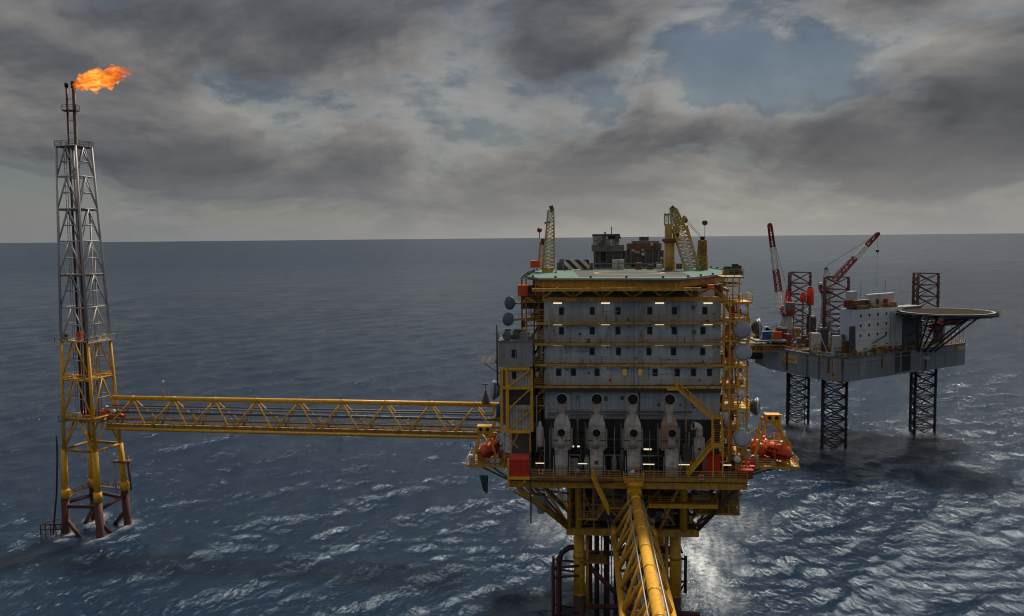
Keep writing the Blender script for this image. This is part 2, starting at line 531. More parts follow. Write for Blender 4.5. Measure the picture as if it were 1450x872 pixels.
# ------------------------------------------------------------------ sea
def build_sea():
    rng = np.random.default_rng(5)
    fine = np.radians(np.arange(-36.0, 36.001, 0.105))
    coarse = np.radians(np.arange(40.0, 320.01, 4.0))
    ang = np.concatenate([fine, coarse])
    rad = np.concatenate([np.linspace(6, 66, 12)[:-1], 66.0 * 1.0066 ** np.arange(0, 620)])
    rad = np.concatenate([rad, np.geomspace(rad[-1] * 1.03, 150000.0, 46)])
    A, Rr = np.meshgrid(ang, rad)
    X = (Rr * np.sin(A)).astype(np.float32)
    Y = (Rr * np.cos(A)).astype(np.float32)
    Z = np.zeros_like(X)
    DX = np.zeros_like(X)
    DY = np.zeros_like(X)
    S = np.zeros_like(X)
    spacing = (Rr * 0.0068).astype(np.float32)
    mean = math.radians(-38.0)
    nw = 84
    lam = np.geomspace(2.2, 40.0, nw)
    for i, L in enumerate(lam):
        th = mean + rng.normal(0, 0.75 if L < 15 else 0.55)
        k = 2 * math.pi / L
        a = 0.0125 * L ** 0.52 * (0.7 if L > 25 else 1.0) * (0.6 + 0.8 * rng.random())
        ph = rng.uniform(0, 2 * math.pi)
        att = np.clip(L / (2.6 * spacing) - 0.6, 0, 1).astype(np.float32)
        arg = (k * (math.cos(th) * X + math.sin(th) * Y) + ph).astype(np.float32)
        c = np.cos(arg)
        s = np.sin(arg)
        Z += a * att * c
        DX -= (0.9 * a * math.cos(th)) * att * s
        DY -= (0.9 * a * math.sin(th)) * att * s
        S += (a * k) * att * c
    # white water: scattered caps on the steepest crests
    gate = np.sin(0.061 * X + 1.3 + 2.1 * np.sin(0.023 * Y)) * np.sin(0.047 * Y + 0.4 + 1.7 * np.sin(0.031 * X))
    foam_glare = np.clip((S - 0.84) * 7.0, 0, 1) * np.clip(gate * 2.2 - 0.3, 0, 1) * np.clip(1.25 - Rr / 1500.0, 0, 1)
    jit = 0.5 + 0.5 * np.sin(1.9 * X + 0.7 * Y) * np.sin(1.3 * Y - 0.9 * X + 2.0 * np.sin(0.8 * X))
    for (cx, cy, rx, ry, am) in FOAM_GLARE_SPOTS:
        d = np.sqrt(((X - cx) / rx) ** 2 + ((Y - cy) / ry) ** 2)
        foam_glare = np.maximum(foam_glare, am * np.clip(1.25 - d, 0, 1) * (0.35 + 0.65 * jit))
    X2, Y2 = X + DX, Y + DY
    nr, na = X.shape
    co = np.stack([X2, Y2, Z], -1).reshape(-1, 3)
    centre = np.array([[0, 0, 0]], dtype=np.float32)
    co = np.concatenate([co, centre])
    i0 = np.arange(nr - 1)[:, None] * na + np.arange(na)[None, :]
    j1 = np.arange(nr - 1)[:, None] * na + (np.arange(na)[None, :] + 1) % na
    quads = np.stack([i0, i0 + na, j1 + na, j1], -1).reshape(-1, 4)
    me = bpy.data.meshes.new('sea')
    nv = len(co)
    nq = len(quads)
    ntri = na
    me.vertices.add(nv)
    me.vertices.foreach_set('co', co.astype(np.float32).ravel())
    tri = np.stack([np.full(na, nv - 1), np.arange(na), (np.arange(na) + 1) % na], -1)
    loops = np.concatenate([quads.ravel(), tri.ravel()]).astype(np.int32)
    me.loops.add(len(loops))
    me.loops.foreach_set('vertex_index', loops)
    me.polygons.add(nq + ntri)
    starts = np.concatenate([np.arange(nq) * 4, nq * 4 + np.arange(ntri) * 3]).astype(np.int32)
    tot = np.concatenate([np.full(nq, 4), np.full(ntri, 3)]).astype(np.int32)
    me.polygons.foreach_set('loop_start', starts)
    me.polygons.foreach_set('loop_total', tot)
    me.polygons.foreach_set('use_smooth', np.ones(nq + ntri, dtype=bool))
    me.update(calc_edges=True)
    at = me.attributes.new('foam_glare', 'FLOAT', 'POINT')
    at.data.foreach_set('value', np.concatenate([foam_glare.ravel(), [0.0]]).astype(np.float32))
    o = bpy.data.objects.new('sea', me)
    COL.objects.link(o)
    o['kind'] = 'structure'
    m = bpy.data.materials.new('sea_water')
    m.use_nodes = True
    t = m.node_tree
    b = t.nodes['Principled BSDF']
    geo = N(t, 'ShaderNodeNewGeometry')

    def nz(scale, detail, rot, st, rough=0.6):
        mp = N(t, 'ShaderNodeMapping')
        mp.inputs['Rotation'].default_value = (0, 0, rot)
        mp.inputs['Scale'].default_value = st
        t.links.new(geo.outputs['Position'], mp.inputs[0])
        n = N(t, 'ShaderNodeTexNoise', inp={'Scale': scale, 'Detail': detail, 'Roughness': rough})
        t.links.new(mp.outputs[0], n.inputs[0])
        return n.outputs[0]
    n1 = nz(0.50, 5.0, math.radians(38), (1.0, 0.45, 1.0), 0.60)
    n2 = nz(1.7, 4.0, math.radians(20), (1.0, 0.55, 1.0), 0.6)
    n3 = nz(0.045, 3.0, math.radians(50), (1.0, 0.4, 1.0))
    n5 = nz(0.075, 5.0, math.radians(30), (1.0, 0.5, 1.0), 0.6)
    h = math_node(t, 'ADD', math_node(t, 'MULTIPLY', n1, 1.0), math_node(t, 'MULTIPLY', n2, 0.30))
    h = math_node(t, 'ADD', h, math_node(t, 'MULTIPLY', n5, 2.0))
    bp = N(t, 'ShaderNodeBump', inp={'Strength': 1.0, 'Distance': 0.66})
    t.links.new(h, bp.inputs['Height'])
    t.links.new(bp.outputs[0], b.inputs['Normal'])
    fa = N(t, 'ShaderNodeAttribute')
    fa.attribute_name = 'foam_glare'
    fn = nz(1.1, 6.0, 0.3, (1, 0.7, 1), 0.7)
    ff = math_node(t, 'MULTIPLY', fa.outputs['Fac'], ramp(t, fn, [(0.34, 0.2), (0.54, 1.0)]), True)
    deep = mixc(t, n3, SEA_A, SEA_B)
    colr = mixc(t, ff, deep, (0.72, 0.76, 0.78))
    t.links.new(colr, b.inputs['Base Color'])
    n4 = nz(0.010, 6.0, math.radians(20), (1.0, 2.6, 1.0), 0.65)
    slick = ramp(t, n4, [(0.35, 0.04), (0.65, 0.14)])
    vl = N(t, 'ShaderNodeVectorMath', operation='LENGTH')
    t.links.new(geo.outputs['Position'], vl.inputs[0])
    far = N(t, 'ShaderNodeMapRange', inp={'From Min': 150.0, 'From Max': 2500.0, 'To Min': 0.0, 'To Max': 0.20})
    t.links.new(vl.outputs['Value'], far.inputs['Value'])   # unresolved ripples far out
    slick = math_node(t, 'ADD', slick, far.outputs[0])
    rg = math_node(t, 'ADD', slick, math_node(t, 'MULTIPLY', ff, 0.5), True)
    t.links.new(rg, b.inputs['Roughness'])
    b.inputs['IOR'].default_value = 1.333
    b.inputs['Specular Tint'].default_value = (0.50, 0.76, 1.0, 1)
    sp = N(t, 'ShaderNodeMapRange', inp={'From Min': 150.0, 'From Max': 2500.0, 'To Min': 0.5, 'To Max': 0.33})
    t.links.new(vl.outputs['Value'], sp.inputs['Value'])    # mean reflectance of a far, wavy sea
    t.links.new(sp.outputs[0], b.inputs['Specular IOR Level'])
    me.materials.append(m)
    return o


SEA_A = (0.0026, 0.016, 0.044)
SEA_B = (0.0050, 0.025, 0.053)


# ------------------------------------------------------------------ where the big things stand
PL_YAW = math.radians(-4.5)                       # the platform is turned a little to the right
PL_O = at_y(895, 545, 142.0)
PL_O = Vector((PL_O.x, PL_O.y, 0.0))              # below the middle of the quarters' front wall
PL_U = Vector((math.cos(PL_YAW), math.sin(PL_YAW), 0))
PL_V = Vector((-math.sin(PL_YAW), math.cos(PL_YAW), 0))


def loc_uvz(px, py, v):
    d = ray(px, py)
    c = Vector((0, 0, CAM_H))
    k = ((PL_O + PL_V * v - c).dot(PL_V)) / d.dot(PL_V)
    p = c + d * k
    return (p - PL_O).dot(PL_U), p.z


def U(px, v=0.0, py=545):
    return loc_uvz(px, py, v)[0]


def Z(py, v=0.0, px=895):
    return loc_uvz(px, py, v)[1]


def W(u, v, z):
    return PL_O + PL_U * u + PL_V * v + Vector((0, 0, z))


TOWER = at_z(138, 748, 0.0)
RIG_A, RIG_B, RIG_C = at_z(1175, 632), at_z(1125, 597), at_z(1302, 611)
SPLASH = at_z(1139, 617)
t_dir = Vector((TOWER.x, TOWER.y, 0)).normalized()
t_perp = Vector((t_dir.y, -t_dir.x, 0))
FOAM_GLARE_SPOTS = [(SPLASH.x - 1, SPLASH.y, 6.0, 9.0, 1.5), (SPLASH.x - 5, SPLASH.y + .5, 8, 7.0, 1.0), (SPLASH.x + 4, SPLASH.y - 1, 6, 7, .8)]
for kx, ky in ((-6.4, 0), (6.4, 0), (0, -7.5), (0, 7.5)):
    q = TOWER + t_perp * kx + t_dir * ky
    FOAM_GLARE_SPOTS.append((q.x, q.y - .5, 2.6, 4.5, 0.85))
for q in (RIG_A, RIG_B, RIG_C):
    FOAM_GLARE_SPOTS.append((q.x, q.y - 1.5, 6.5, 9.0, 0.5))
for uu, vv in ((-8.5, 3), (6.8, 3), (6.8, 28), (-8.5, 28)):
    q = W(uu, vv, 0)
    FOAM_GLARE_SPOTS.append((q.x, q.y, 2.6, 2.6, 0.7))
for px_, py_s, rx_, ry_, am_ in ((992, 800, 3.4, 17, 1.4), (985, 755, 3.0, 15, 1.2), (1010, 770, 5.0, 18, .55), (1040, 735, 8.0, 16, .32), (795, 738, 5.0, 14, .5), (775, 745, 6.0, 14, .32), (850, 790, 6, 30, .8), (940, 790, 5, 25, .9), (1010, 840, 6, 9, .45)):  # foam white beside the legs, painting sun glare into the sea colour
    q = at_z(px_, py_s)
    FOAM_GLARE_SPOTS.append((q.x, q.y, rx_, ry_, am_))
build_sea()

# ================================================================== production platform
plat = thing('production_platform', 'tall yellow and blue grey offshore platform under the green helideck', 'platform', PL_O, PL_YAW)
B = lambda *a: MB().box(*a)

ZD = Z(676, -7.0)                  # main deck
ZC = Z(752, 0.0)                   # cellar deck beams
ZH = 59.6                          # helideck
zw = [Z(545), Z(514.5), Z(485), Z(455.5)]     # walkway levels on the quarters wall
ZT = Z(421, -0.5)
UL, UR = U(771), U(1020)
DF = -7.0                          # front edge of the main deck
DB = 46.0

# legs ------------------------------------------------------------
LEGU = [U(820, 3, 790), U(956, 3, 790)]
ZP = Z(843, 3.0)
for lv in (3.0, 28.0):
    for lu in LEGU:
        m = MB().tube((lu, lv, ZP), (lu, lv, ZC + 0.2), 0.92, n=20)
        leg = m.build('leg', 'yellow', plat, True)
        MB().tube((lu, lv, -14), (lu, lv, ZP + 0.01), 0.98, n=20).build('splash_coating', 'splash_black', leg, True)
        for z in (ZP + 0.15, ZP + 6.5):
            MB().tube((lu, lv, z - 0.15), (lu, lv, z + 0.15), 1.04, n=20).build('collar', 'ochre', leg, True)
        # caisson pipe strapped on the inner side
        s = 1 if lu < 0 else -1
        MB().tube((lu + s * 1.35, lv - 0.2, ZP - 3), (lu + s * 1.35, lv - 0.2, ZC), 0.28, n=10).build('caisson_pipe', 'yellow_worn', leg, True)

# jacket bracing close to the water
la, lb = LEGU
for lv in (3.0, 28.0):
    for z in (ZP - 2.0,):
        MB().tube((la + .9, lv, z), (lb - .9, lv, z), 0.42, n=12).build('jacket_brace', 'rust_red', plat, True)
    MB().tube((la + .8, lv + .3, ZP + 5.5), ((la + lb) / 2, lv + .3, ZP - 1.6), 0.40, n=12).build('jacket_brace', 'rust_red', plat, True)
    MB().tube((lb - .8, lv + .3, ZP + 5.5), ((la + lb) / 2, lv + .3, ZP - 1.6), 0.40, n=12).build('jacket_brace', 'rust_red', plat, True)
for lu in LEGU:
    MB().tube((lu, 3.9, ZP - 2.4), (lu, 27.1, ZP - 2.4), 0.42, n=12).build('jacket_brace', 'rust_red', plat, True)
    MB().tube((lu, 3.9, ZP + 7.5), (lu, 27.1, ZP - 2.0), 0.38, n=12).build('jacket_brace', 'rust_red', plat, True)
MB().tube((la + .9, 14, ZP + 3.2), (lb - .9, 14, ZP + 3.2), 0.45, n=12).build('jacket_brace', 'dull_red', plat, True)
MB().tube((la + .9, 20, ZP + 6.5), (lb - .9, 20, ZP + 6.5), 0.35, n=12).build('jacket_brace', 'dull_red', plat, True)
# conductors and risers through the middle
for px, v, r in ((845, 8, .42), (859, 8, .5), (872, 12, .4), (836, 16, .35), (890, 16, .45), (905, 10, .4), (925, 14, .4)):
    u = U(px, v, 800)
    MB().tube((u, v, -12), (u, v, ZC), r, n=12).build('conductor', 'splash_black', plat, True)
for px, v, r in ((852, 7.2, .12), (866, 7.2, .10), (898, 9, .12), (938, 8, .14)):
    u = U(px, v, 800)
    MB().tube((u, v, -12), (u, v, ZC), r, n=8).build('riser_pipe', 'galvanised', plat, True)
# service platform round the leg
u0, u1 = LEGU[0] + 0.2, LEGU[0] + 4.6
MB().box(u0, u1, 1.4, 5.4, Z(793, 3) - .15, Z(793, 3)).build('leg_platform', 'ochre', plat)
MB().box(LEGU[1] - 4.8, LEGU[1] + 1.5, 5, 8, Z(793, 3) + .55, Z(793, 3) + .75).build('leg_platform', 'rust_red', plat)
# riser guard left of the front leg, and bumper right of it
gu = [U(783, 2, 830), U(789, 2, 830)]
zg = [Z(803, 2), Z(817, 2)]
gm = MB()
for u, v in ((gu[0], 1), (gu[0], 5), (gu[1] + .2, 1)):
    gm.tube((u, v, -6), (u, v, zg[0] + .5), 0.22, n=8)
guard = gm.build('riser_guard', 'rust_red', plat, True)
for z in (zg[0], zg[1], zg[1] - 6.2, zg[1] - 7.8):
    MB().tube((gu[0] - .1, 1, z), (LEGU[0], 2.2, z), 0.24, n=8).build('guard_rail', 'rust_red', guard, True)
    MB().tube((gu[0] - .1, 5, z), (LEGU[0], 3.8, z), 0.2, n=8).build('guard_rail', 'rust_red', guard, True)
au = U(800, 3, 790)
arc = [(gu[1] + .25, 3, -4), (gu[1] + .25, 3, zg[1] - 1.0), (gu[1] + .3, 3, zg[0] + .8), (gu[1] + .8, 3, zg[0] + 1.9), (gu[1] + 1.9, 3, zg[0] + 2.7), (LEGU[0] - .6, 3, zg[0] + 2.9)]
MB().sweep(arc, 0.46, 12).build('bent_riser', 'splash_black', plat, True)
bu = U(964, 3, 810)
bm = MB()
for u in (bu + .2, bu + 1.1):
    bm.tube((u, 6, Z(838, 6)), (u, 6, Z(786, 6)), 0.26, n=8)
bm.tube((bu - .6, 6, Z(790, 6)), (bu + 1.3, 6, Z(790, 6)), 0.2).tube((bu - .6, 6, Z(822, 6)), (bu + 1.3, 6, Z(822, 6)), 0.2)
bm.tube((bu + .2, 6, Z(836, 6)), (bu + 1.1, 6, Z(822, 6)), 0.15)
bm.build('leg_bumper', 'leg_dark', plat, True)
MB().tube((LEGU[1] + .5, 1.5, Z(868, 1.5)), (U(991, 1.5, 866), 1.5, Z(868, 1.5)), 0.5, n=12).build('bumper_tube', 'rust_red', plat, True)

# cellar deck ------------------------------------------------------
cl, cr = U(802, -1, 750), U(990, -1, 750)
MB().box(cl, cr, -1.0, -0.35, ZC - .5, ZC + .62).build('cellar_beam', 'yellow_worn', plat)
for v in (13, 30, 42):
    MB().box(cl + .3, cr - .3, v, v + .6, ZC - .5, ZC + .5).build('cellar_beam', 'yellow_worn', plat)
for px in (812, 860, 910, 962):
    u = U(px, 0, 750)
    MB().box(u - .3, u + .3, -.33, 42, ZC - .52, ZC + .30).build('cellar_beam', 'ochre', plat)
MB().box(cl + .2, cr - .2, -.3, 42.5, ZC + .32, ZC + .46).build('cellar_floor', 'deck_grey', plat)
# machinery between cellar deck and main deck
rs = random.Random(3)
for i in range(26):
    u = rs.uniform(cl + 2, cr - 3)
    v = rs.uniform(2.5, 30)
    w, d, h = rs.uniform(1.2, 3.6), rs.uniform(1.5, 4), rs.uniform(2.0, 5.5)
    MB().box(u, u + w, v, v + d, ZC + .46, ZC + .46 + h).build('machinery_module', rs.choice(['steel_dark', 'steel_mid', 'steel_dark', 'wall_grey']), plat)
for i in range(7):
    v = rs.uniform(0.5, 6)
    z = rs.uniform(ZC + 1.5, ZD - 1.5)
    a, b2 = rs.uniform(cl + 1, 0), rs.uniform(2, cr - 1)
    MB().tube((a, v, z), (b2, v, z), rs.uniform(.1, .28), n=8).build('service_pipe', rs.choice(['steel_mid', 'brown', 'pipe_grey']), plat, True)
for px in (842, 856, 874, 888, 912, 930, 948):
    u = U(px, 1.0, 720)
    MB().box(u - .8, u + .8, 1.0, 1.2, Z(738, 1), Z(712, 1)).build('louvre_panel', 'steel_mid', plat)
# columns, knees and diagonal struts that carry the main deck
for px, w in ((806, .5), (819, .75), (968, .95)):
    u = U(px, -.8, 720)
    MB().tube((u, -.7, ZC + .4), (u, -.7, ZD - .9), w / 1.5, n=14).build('deck_column', 'yellow', plat, True)
for v in (14, 30):
    for u in (cl + .6, cr - .8):
        MB().tube((u, v, ZC + .4), (u, v, ZD - .9), .5, n=12).build('deck_column', 'yellow_worn', plat, True)
gl, gr = U(718, DF, 688), U(1058, DF, 688)
for v in (-6.0, -1.0, 8.0):
    MB().tube((cl + .3, max(v, -.6), ZC + .5), (gl + .6, v, ZD - 1.1), .34, n=10).build('deck_strut', 'yellow_worn' if v < 0 else 'ochre', plat, True)
MB().tube((cl + .4, -.6, ZC + 1.2), (U(745, -3, 705), -3, ZD - 1.4), .22, n=8).build('deck_strut', 'ochre', plat, True)
for v in (-5.5, 6.0):
    MB().tube((cr - .3, max(v, -.6), ZC + .4), (gr - .3, v, ZD - 1.0), .32, n=10).build('deck_strut', 'brown', plat, True)
# right-hand diagonals under the deck
MB().tube((U(934, -.8, 748), -.9, ZC + .5), (U(968, -2, 695), -2, ZD - 1.0), .24, n=8).build('deck_strut', 'yellow', plat, True)
MB().tube((U(915, -.8, 712), -2, Z(712, -2)), (U(952, -2, 688), -3, ZD - 1.0), .16, n=8).build('deck_strut', 'ochre', plat, True)
MB().tube((U(978, -2, 690), -3, Z(690, -3)), (U(1003, -2, 705), -2, Z(703, -2)), .16, n=8).build('deck_strut', 'ochre', plat, True)
# intermediate gantry below the main deck, right side
gz = Z(714, -2.5)
MB().box(U(918, -2.5, 712), U(1016, -2.5, 712), -3.2, -2.5, gz - .35, gz + .3).build('gantry_beam', 'yellow', plat)
MB().box(U(918, -2.5, 712), U(1046, -2.5, 712), -2.45, 4, gz - .05, gz + .15).build('gantry_floor', 'ochre', plat)
rail(plat, [(U(918, -3, 712), -3.0, gz + .3), (U(1016, -3, 712), -3.0, gz + .3)])
gz2 = Z(723, -1.5)
MB().box(U(985, -1.5, 722), U(1047, -1.5, 722), -2.2, 2.5, gz2 - .35, gz2).build('gantry_floor', 'ochre', plat)
rail(plat, [(U(985, -2, 722), -2.15, gz2), (U(1047, -2, 722), -2.15, gz2)])
for px in (1022, 1032, 1045):
    u = U(px, -1.5, 705)
    MB().beam((u, -2.0, gz2), (u, -2.0, ZD - .6), .2, .2).build('hanger', 'ochre', plat)
MB().box(U(1022, 0, 705), U(1047, 0, 705), 0, 3, Z(714, 0), Z(694, 0)).build('hung_cabinet', 'steel_mid', plat)
MB().box(U(980, 0, 705), U(1005, 0, 705), -.5, 2, gz + .2, Z(698, 0)).build('hung_cabinet', 'wall_grey', plat)
for i, (px, py, mt) in enumerate(((985, 725, 'dull_red'), (992, 720, 'orange'), (978, 735, 'galvanised'), (990, 741, 'dish_grey'))):
    u, z = loc_uvz(px, py, -.3)
    MB().tube((u, -.3, z - .6), (u, -.3, z + .6), .35, n=10).build('valve_body', mt, plat, True)
# gantry and stairs under the deck, left of the bridge head
lz = Z(733, -3)
MB().box(U(817, -3, 733), U(846, -3, 733), -3.6, -1.8, lz - .3, lz).build('gantry_floor', 'yellow_worn', plat)
rail(plat, [(U(817, -3, 733), -3.55, lz), (U(846, -3, 733), -3.55, lz)])
mz = Z(717, -3)
MB().box(U(857, -3, 717), U(882, -3, 717), -3.6, -1.8, mz - .3, mz).build('gantry_floor', 'yellow_worn', plat)
rail(plat, [(U(857, -3, 717), -3.55, mz), (U(882, -3, 717), -3.55, mz)])
stair(plat, (U(846, -3, 733), -2.7, lz), (U(857, -3, 717), -2.7, mz), 1.2, (0, 1, 0), 'yellow_worn')
stair(plat, (U(862, -7, 715), -7.9, mz + .4), (U(838, -7.8, 670), -7.9, ZD + .5), 1.3, (0, 1, 0), 'yellow')
for px in (827, 840):
    u = U(px, -3, 715)
    MB().beam((u, -3.5, lz), (u, -3.5, ZD - .8), .28, .28).build('hanger', 'ochre', plat)
MB().beam((U(824, -3, 700), -3.4, ZD - 1.5), (U(833, -3, 716), -3.4, Z(718, -3)), .16, .16).build('hanger', 'ochre', plat)
# a pipe hanging below the left overhang, and a dark hopper
MB().tube((U(752, -6.6, 700), -7.4, Z(742, -7)), (U(752, -6.6, 700), -7.4, Z(640, -7)), .11, n=8).build('drain_pipe', 'steel_dark', plat, True)
MB().lathe((U(766, -2, 715), -2, Z(728, -2)), (0, 0, 1), [(0, .55), (1.2, .85), (3.0, .95)], 12).build('hopper', 'wall_grey', plat)

# main deck ------------------------------------------------------
MB().box(gl, gr, DF, DF + .5, ZD - 1.75, ZD - .75).build('deck_girder', 'yellow_worn', plat)
for v in (-1.0, 12, 28, 44):
    MB().box(gl + .3, gr - .3, v, v + .5, ZD - 1.6, ZD - .5).build('deck_girder', 'yellow_worn', plat)
for k, px in enumerate((720, 762, 806, 850, 900, 950, 1000, 1055)):
    u = U(px, DF, 688)
    MB().box(u - .22, u + .22, DF + .52, 44, ZD - 1.5, ZD - .52).build('deck_girder', 'ochre', plat)
npl = 12
for k in range(npl):                                   # deck plates
    a = gl + (gr - gl) * k / npl
    b2 = gl + (gr - gl) * (k + 1) / npl
    MB().box(a + .02, b2 - .02, DF - .3, DB, ZD - .45, ZD).build('deck_plate', 'deck_grey', plat)
MB().box(gl, gr, DF - .42, DF - .31, ZD - .5, ZD + .12).build('deck_edge', 'ochre', plat)
MB().tube((U(757, DF, 678), DF - .75, ZD - .35), (U(868, DF, 678), DF - .75, ZD - .35), .30, n=10).build('firewater_pipe', 'brown', plat, True)
rail(plat, [(U(752, DF, 670), DF - .35, ZD), (U(878, DF, 670), DF - .35, ZD)])
rail(plat, [(U(910, DF, 670), DF - .35, ZD), (gr, DF - .35, ZD)])
rail(plat, [(gr - .1, DF, ZD), (gr - .1, 10, ZD)])
# second working level of the lower deck, seen as a line of rails behind
rail(plat, [(U(780, -1.5, 660), -1.2, ZD), (U(1015, -1.5, 660), -1.2, ZD)], mat='steel_mid')

# quarters block --------------------------------------------------
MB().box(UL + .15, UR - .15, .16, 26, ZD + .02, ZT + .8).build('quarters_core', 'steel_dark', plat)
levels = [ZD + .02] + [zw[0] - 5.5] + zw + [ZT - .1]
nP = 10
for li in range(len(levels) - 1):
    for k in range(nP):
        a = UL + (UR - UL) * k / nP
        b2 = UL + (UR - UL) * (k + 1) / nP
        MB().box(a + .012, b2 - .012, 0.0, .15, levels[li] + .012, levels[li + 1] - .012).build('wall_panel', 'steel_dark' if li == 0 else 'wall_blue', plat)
# windows
wf = MB()
wf.box(-.42, .42, -.06, -.005, .55, .62).box(-.42, .42, -.06, -.005, -.62, -.55).box(-.42, -.35, -.06, -.005, -.55, .55).box(.35, .42, -.06, -.005, -.55, .55)
win0 = None
WINS = [(440, (795, 838.6, 875, 920, 955, 998)), (468, (795, 838.6, 875, 920, 954.7, 995.5)), (497.5, (838.5, 875.8, 919, 953.7, 995)),
        (527, (791, 812, 845.5, 884.5, 906.7, 927.6, 959, 982, 1004.6))]
rw = random.Random(11)
for py, xs in WINS:
    for px in xs:
        warm = py == 527 and px in (884.5, 906.7)
        if win0 is None:
            win0 = wf.build('window', 'steel_mid', plat)
            pane0 = MB().box(-.34, .34, -.035, -.003, -.54, .54).build('pane', 'glass', win0)
            pane1 = MB().box(-.34, .34, -.035, -.003, -.54, .54)
            w = win0
        else:
            w = win0.copy()
            COL.objects.link(w)
            if warm:
                MB().box(-.34, .34, -.035, -.003, -.54, .54).build('pane', 'warm_window', w)
            else:
                c = pane0.copy()
                COL.objects.link(c)
                c.parent = w
        w.location = (U(px, 0, py), 0.0, Z(py))
# walkways with rails, brackets and strip lights
for i, z in enumerate(zw):
    a = U(757 if i < 3 else 760, -1.4)
    b2 = UR + .4
    o = MB().box(a, b2, -1.5, -.01, z - .16, z - .02).build('walkway', 'deck_grey', plat)
    MB().box(a, b2, -1.58, -1.5, z - .28, z + .10).build('toe_board', 'yellow_worn', o)
    rail(o, [(a, -1.54, z + .1), (b2, -1.54, z + .1)], mat='yellow_worn', step=2.4, r=.045)
    for k in range(9):
        u = a + (b2 - a) * (k + .5) / 9
        MB().beam((u, -.02, z - 1.0), (u, -1.4, z - .2), .09, .09).build('bracket', 'ochre', o)
    if i == 0:
        MB().box(a + 1, b2 - .5, -1.45, -.1, z - .95, z - .3).build('cable_tray', 'steel_dark', o)
for i, (py, xs) in enumerate(((429.5, (789.5, 857.4, 934, 1002.6)), (459.5, (789.5, 857.4, 934, 1002.6)), (488.7, (789.5, 857.8, 933.5, 1002)), (518.2, (789.5, 857.5, 933.2, 1001)))):
    for px in xs:
        u, z = loc_uvz(px, py, -1.2)
        f = MB().box(u - .85, u + .85, -1.3, -1.1, z + .16, z + .24).build('light_fitting', 'steel_mid', plat)
        MB().box(u - .68, u + .68, -1.28, -1.12, z - .06, z + .155).build('tube', 'tube_light', f)
# vertical service lines on the wall
for px, py0, py1, mt, r in ((897, 424, 556, 'steel_mid', .06), (778, 450, 484, 'galvanised', .07), (818, 560, 640, 'pipe_grey', .22), (971, 565, 640, 'galvanised', .16), (802, 485, 500, 'galvanised', .06), (823, 485, 500, 'galvanised', .06), (905, 548, 662, 'steel_dark', .12)):
    u = U(px, -.3, (py0 + py1) / 2)
    v = -1.75 if px in (897, 778) else -.35
    MB().tube((u, v, Z(py1)), (u, v, Z(py0)), r, n=8).build('down_pipe', mt, plat, True)

# helideck storey and helideck -----------------------------------
MB().box(UL - .2, UR + .4, -1.6, -1.1, ZT - .55, ZT + .12).build('transfer_beam', 'yellow_worn', plat)
for v in (8, 18):
    MB().box(UL - .2, UR + .4, v, v + .4, ZT + .85, ZT + 1.25).build('transfer_beam', 'ochre', plat)
zh0 = ZH - 1.1
MB().box(UL + 1, UR - 1, 6, 25, ZT + .81, zh0 - .2).build('equipment_room', 'steel_dark', plat)
heli_w = [at_z(748, 392.5, ZH), at_z(762, 394.7, ZH), at_z(965, 395, ZH), at_z(1033, 388, ZH), at_z(1030, 383, ZH), at_z(1003, 379.5, ZH), at_z(770, 381, ZH), at_z(757, 384, ZH)]
heli = [((p - PL_O).dot(PL_U), (p - PL_O).dot(PL_V)) for p in heli_w]
hd = MB().prism(heli, ZH - .35, ZH).build('helideck', 'deck_green', plat)
pad_w = [at_z(820, 391.6, ZH), at_z(980, 391.2, ZH), at_z(956, 381.8, ZH), at_z(812, 382.5, ZH)]
pad = [((p - PL_O).dot(PL_U), (p - PL_O).dot(PL_V)) for p in pad_w]
MB().prism(pad, ZH + .004, ZH + .03).build('landing_surface', 'pad_grey', hd)
hc = (sum(p[0] for p in heli) / len(heli), sum(p[1] for p in heli) / len(heli))
n = len(heli)
